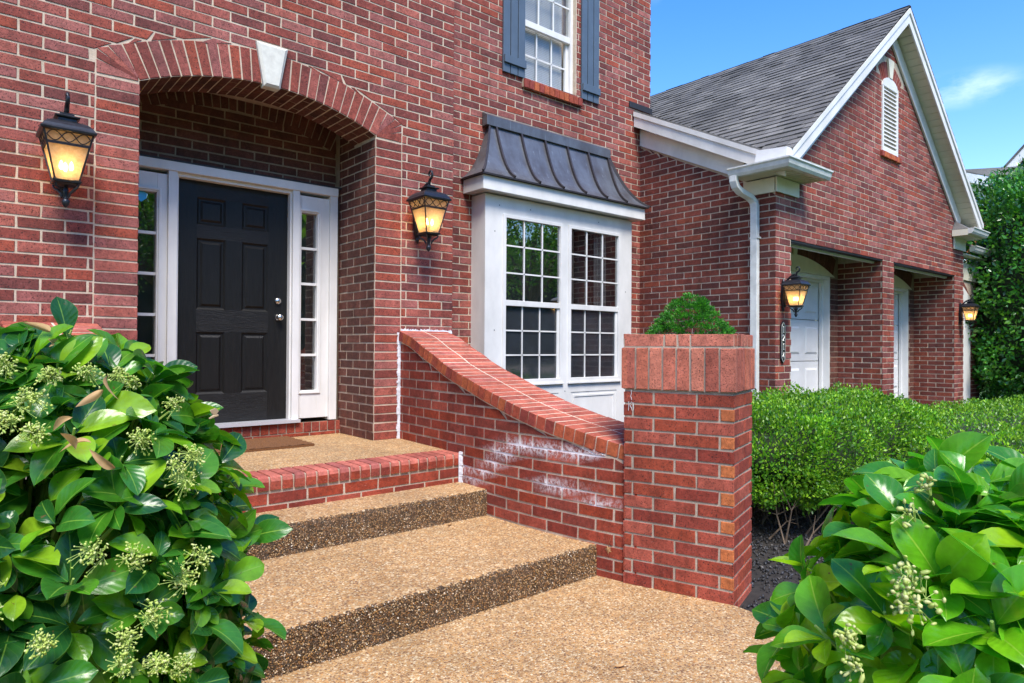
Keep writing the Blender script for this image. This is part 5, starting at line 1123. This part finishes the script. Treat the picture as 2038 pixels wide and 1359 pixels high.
# clipped hedges : superellipsoid shell of small leaves
T2 = (np.array([(-.30, .45, .06), (0, 0, 0), (.30, .45, .06), (0, 1, -.05), (0, .5, 0)]), None, None)
T2 = (np.array([(0, 0, 0), (.27, .45, .07), (0, 1, -.04), (-.27, .45, .07), (0, .5, 0)]), np.array([(0, 1, 2, 4), (0, 4, 2, 3)]), np.zeros((5, 2)))
def lump(p, f, ph): return np.sin(p[:, 0]*f+ph)*np.sin(p[:, 1]*f*1.13+ph*2)*np.sin(p[:, 2]*f*.9+ph*.7+1.1)
def hedge(name, c, r, n, leaf, label, mat='hedge_leaf', ex=4, zmin=-.35, rough=.05, depth=.07, cat='hedge', up=.5, cut=None, core=True, twigs=60, flat=1.0):
    root = empty(name, (c[0], c[1], GZ)); loc = root.location; c = np.array(c); r = np.array(r)
    d = RNG.uniform(-1, 1, (n*3, 3)); ax = RNG.choice(3, n*3, p=np.array([r[1]*r[2], r[0]*r[2], r[0]*r[1]])/(r[1]*r[2]+r[0]*r[2]+r[0]*r[1])); sg = RNG.choice([-1, 1], n*3); d[np.arange(n*3), ax] = sg
    f = (np.abs(d)**ex).sum(1)**(-1/ex); u = d*f[:, None]; p = c+u*r; nr = norm(np.sign(u)*np.abs(u)**(ex-1)/r)
    h = lump(p, 5.5, 1)*rough+lump(p, 13, 2.2)*rough*.6+lump(p, 31, .4)*rough*.35; dep = -np.abs(RNG.normal(0, 1, len(p)))*depth
    p = p+nr*(h+dep)[:, None]; ok = (p[:, 2] > zmin+RNG.normal(0, .05, len(p)))&(nr[:, 1]-.0*nr[:, 0] < .75)
    if cut is not None: ok &= cut(p)
    p, nr, dep = p[ok][:n], nr[ok][:n], dep[ok][:n]; m_ = len(p)
    dd = norm(nr*.75+np.array([0, 0, up])+RNG.normal(0, .55, (m_, 3))); v, f_, uv = place(T2, p, dd, norm(nr+RNG.normal(0, .7, (m_, 3))), leaf*RNG.uniform(.6, 1.25, m_))
    np_mesh('foliage', v, f_, [mat], root, loc=loc)
    if core:
        import bmesh
        b = bmesh.new(); bmesh.ops.create_icosphere(b, subdivisions=4, radius=1)
        for q in b.verts:
            e = np.array(q.co[:]); e = e/(np.abs(e)**ex).sum()**(1/ex); w_ = c+e*r*.80; q.co = (w_[0]-loc[0], w_[1]-loc[1], max(w_[2], zmin+.06)-loc[2])
        me = bpy.data.meshes.new('inner_growth'); b.to_mesh(me); b.free(); me.materials.append(M['hedge_core']); o = bpy.data.objects.new('inner_growth', me); COL.objects.link(o); o.parent = root
    if twigs:
        mb = MB()
        for k in range(twigs):
            x = c[0]+RNG.uniform(-.85, .85)*r[0]; y = c[1]-RNG.uniform(-.1, .7)*r[1]; b0 = np.array([x, y, GZ]); e = b0+np.array([RNG.normal(0, .22), RNG.normal(-.08, .15), RNG.uniform(.25, .6)]); m0 = (b0+e)/2+RNG.normal(0, .04, 3)
            mb.tube([tuple(b0), tuple(m0), tuple(e)], [.008, .005, .002], 5)
            for _ in range(2): g = m0+np.array([RNG.normal(0, .16), RNG.normal(-.08, .1), RNG.uniform(0, .14)]); mb.tube([tuple(m0), tuple(g)], [.003, .001], 4)
        at(mb.build('stems', ['bark'], root), loc)
    tag(root, label, cat)
    if name == 'reflection_woods': root['kind'] = 'stuff'
    return root
hedge('clipped_hedge', (3.2, -2.32, -.02), (1.62, .74, .42), 68000, .029, 'clipped bright green hedge mound between the brick pier and the garage corner', ex=2.7, zmin=-.46, rough=.11, depth=.10, twigs=30)
hedge('clipped_hedge', (6.3, -2.95, -.20), (3.95, 1.05, .31), 85000, .031, 'long low clipped green hedge in front of the garage doors', ex=3.0, zmin=-.52, rough=.11, depth=.09, twigs=30)
# dwarf spruce: tufted cone
root = empty('dwarf_spruce', (1.46, -2.15, GZ)); n = 1500; t = RNG.random(n)**.75; zc = 1.20-t*1.55; rad = .03+.34*np.minimum(1, (t*1.55/.40))**.8; rad = np.where(t*1.55 > .40, .37+.05*np.minimum(1, (t*1.55-.42)), rad); a = RNG.uniform(0, 6.28, n)
tc_ = np.stack([1.46+rad*np.cos(a)*RNG.uniform(.88, 1.05, n), -2.15+rad*np.sin(a)*RNG.uniform(.88, 1.05, n), zc], 1); k = 48
p = np.repeat(tc_, k, 0); dv = norm(RNG.normal(size=(n*k, 3))); ou = np.repeat(np.stack([np.cos(a), np.sin(a), np.full(n, .7)], 1), k, 0); p = p+dv*np.array([.040, .040, .022])*RNG.random((n*k, 1))**.5; dd = norm(ou*.9+dv*.8)
v, f_, uv = place(T2, p, dd, norm(RNG.normal(size=p.shape)), .019*RNG.uniform(.7, 1.3, n*k)); v = v.reshape(-1, 3); np_mesh('needles', v, f_, ['spruce_needle'], root, loc=root.location)
mb = MB(); mb.lathe([(.03, 0), (.03, .1), (.2, .25), (.22, 1.1), (.12, 1.35), (.03, 1.5), (.0, 1.55)], (0, 0, 0), 14); mb.m = [0]*len(mb.f); mb.build('inner_growth', ['hedge_core'], root); tag(root, 'small cone shaped dwarf spruce standing behind the brick pier', 'shrub')
# trees
def tree(name, base, h, c, r, n, leaf, mat, label, group=None, ex=2, clumps=70, spread=.28, cat='tree'):
    root = empty(name, base); mb = MB(); b = Vector(base); c = np.array(c); r = np.array(r)
    mb.tube([b, b+Vector((.05, .03, h*.25)), b+Vector((-.04, .06, h*.5)), Vector(tuple(c))], [h*.03, h*.024, h*.018, h*.008], 9)
    d = sph(clumps, -.8); cp_ = c+d*r*RNG.uniform(.55, .98, (len(d), 1))
    for q in cp_[::3]: mb.tube([b+Vector((0, 0, h*.4)), Vector(tuple((np.array(base)+[0, 0, h*.5]+q)/2)), Vector(tuple(q))], [h*.012, h*.007, h*.002], 5)
    at(mb.build('trunk', ['bark'], root), root.location)
    k = n//len(cp_); p = np.repeat(cp_, k, 0)+RNG.normal(0, spread, (k*len(cp_), 3))*np.array([1, 1, .7]); dv = norm(p-c)
    v, f_, uv = place(T2, p, norm(dv*.4+RNG.normal(0, .6, p.shape)+[0, 0, -.1]), norm(dv*.5+RNG.normal(0, .6, p.shape)+[0, 0, .5]), leaf*RNG.uniform(.6, 1.3, len(p))); np_mesh('crown', v, f_, [mat], root, loc=base)
    tag(root, label, cat, group); return root
hedge('holly_tree', (13.2, -2.25, 1.75), (1.85, 1.85, 2.5), 60000, .095, 'tall dense dark green glossy tree beyond the far end of the garage', mat='holly_leaf', ex=2.6, zmin=-.55, rough=.28, depth=.22, cat='tree', up=.2, twigs=0)
TL = ['leafy tree across the lawn, second nearest to the garage', 'leafy tree across the lawn, tallest one beyond the path', 'leafy tree across the lawn, farthest to the right near the street', 'leafy tree across the lawn straight in front of the porch', 'leafy tree across the lawn, farthest to the left']
for i, (x, y, h) in enumerate(((9.5, -13.5, 7.5), (16, -15, 8.5), (24, -13, 8), (2.5, -17, 8), (-7, -15, 8.5))):
    tree('shade_tree', (x, y, -.66), h, (x, y, h*.62), (h*.36, h*.36, h*.33), 9000, .16, 'tree_leaf', TL[i], 'garden trees across the lawn', clumps=60, spread=.45)
hedge('reflection_woods', (8, -42, 3.5), (75, 4, 6.5), 16000, 1.1, 'unseen green woods added across the street for window reflections', mat='tree_leaf', ex=4, zmin=-.7, rough=1.2, depth=.6, cat='woods', twigs=0)  # out of view, added to fill window reflections and block the bright horizon
# neighbour's house
nb = empty('neighbour_house', (0, 0, -.66)); nb.location = (CAM.x+Fw.x*25+Rt.x*19.2, CAM.y+Fw.y*25+Rt.y*19.2, -.66); nb.rotation_euler = (0, 0, ya-R(37.5))
mb = MB(); mb.box((-1.9, .5, 6.9), (6, 8, 8.2), 0); mb.build('wall', ['garage_white'], nb)
mb = MB(); mb.box((-1.9, .5, 0), (6, 8, 6.9), 0); mb.build('brick_base', ['orange_brick'], nb)
mb = MB(); mb.add([(-2.1, .0, 8.53), (6.5, .0, 5.1), (6.5, 1.6, 8.15), (-2.1, 1.6, 8.62), (-2.1, 0, 8.49), (6.5, 0, 5.06)], [(0, 1, 2, 3), (4, 5, 1, 0)]); mb.build('lower_roof', ['shingle'], nb)
mb = MB(); mb.add([(-2.1, .0, 8.48), (6.5, .0, 5.05), (6.5, 0, 4.70), (-2.1, 0, 8.13), (-2.1, .5, 8.13), (6.5, .5, 4.70)], [(3, 2, 1, 0), (3, 4, 5, 2)]); mb.build('fascia', ['garage_white'], nb)
mb = MB(); mb.prism([(-.4, 8.2), (2.8, 12.3), (6.0, 8.2)], 1, 1.9, 9); mb.build('upper_gable', ['siding'], nb)
mb = MB(); mb.prism([(-1.02, 8.3), (2.8, 12.92), (2.8, 12.5), (-.68, 8.3)], 1, 1.6, 1.9); mb.prism([(6.62, 8.3), (2.8, 12.92), (2.8, 12.5), (6.28, 8.3)], 1, 1.6, 1.9); mb.build('rake_board', ['garage_white'], nb)
mb = MB(); mb.prism([(-1.12, 8.3), (2.8, 13.02), (2.8, 12.925), (-1.025, 8.305)], 1, 1.55, 9.2); mb.prism([(6.72, 8.3), (2.8, 13.02), (2.8, 12.925), (6.625, 8.305)], 1, 1.55, 9.2); mb.build('upper_roof', ['shingle'], nb)
tag(nb, 'neighbouring house with grey roof and cream siding gable beyond the tree', 'house')
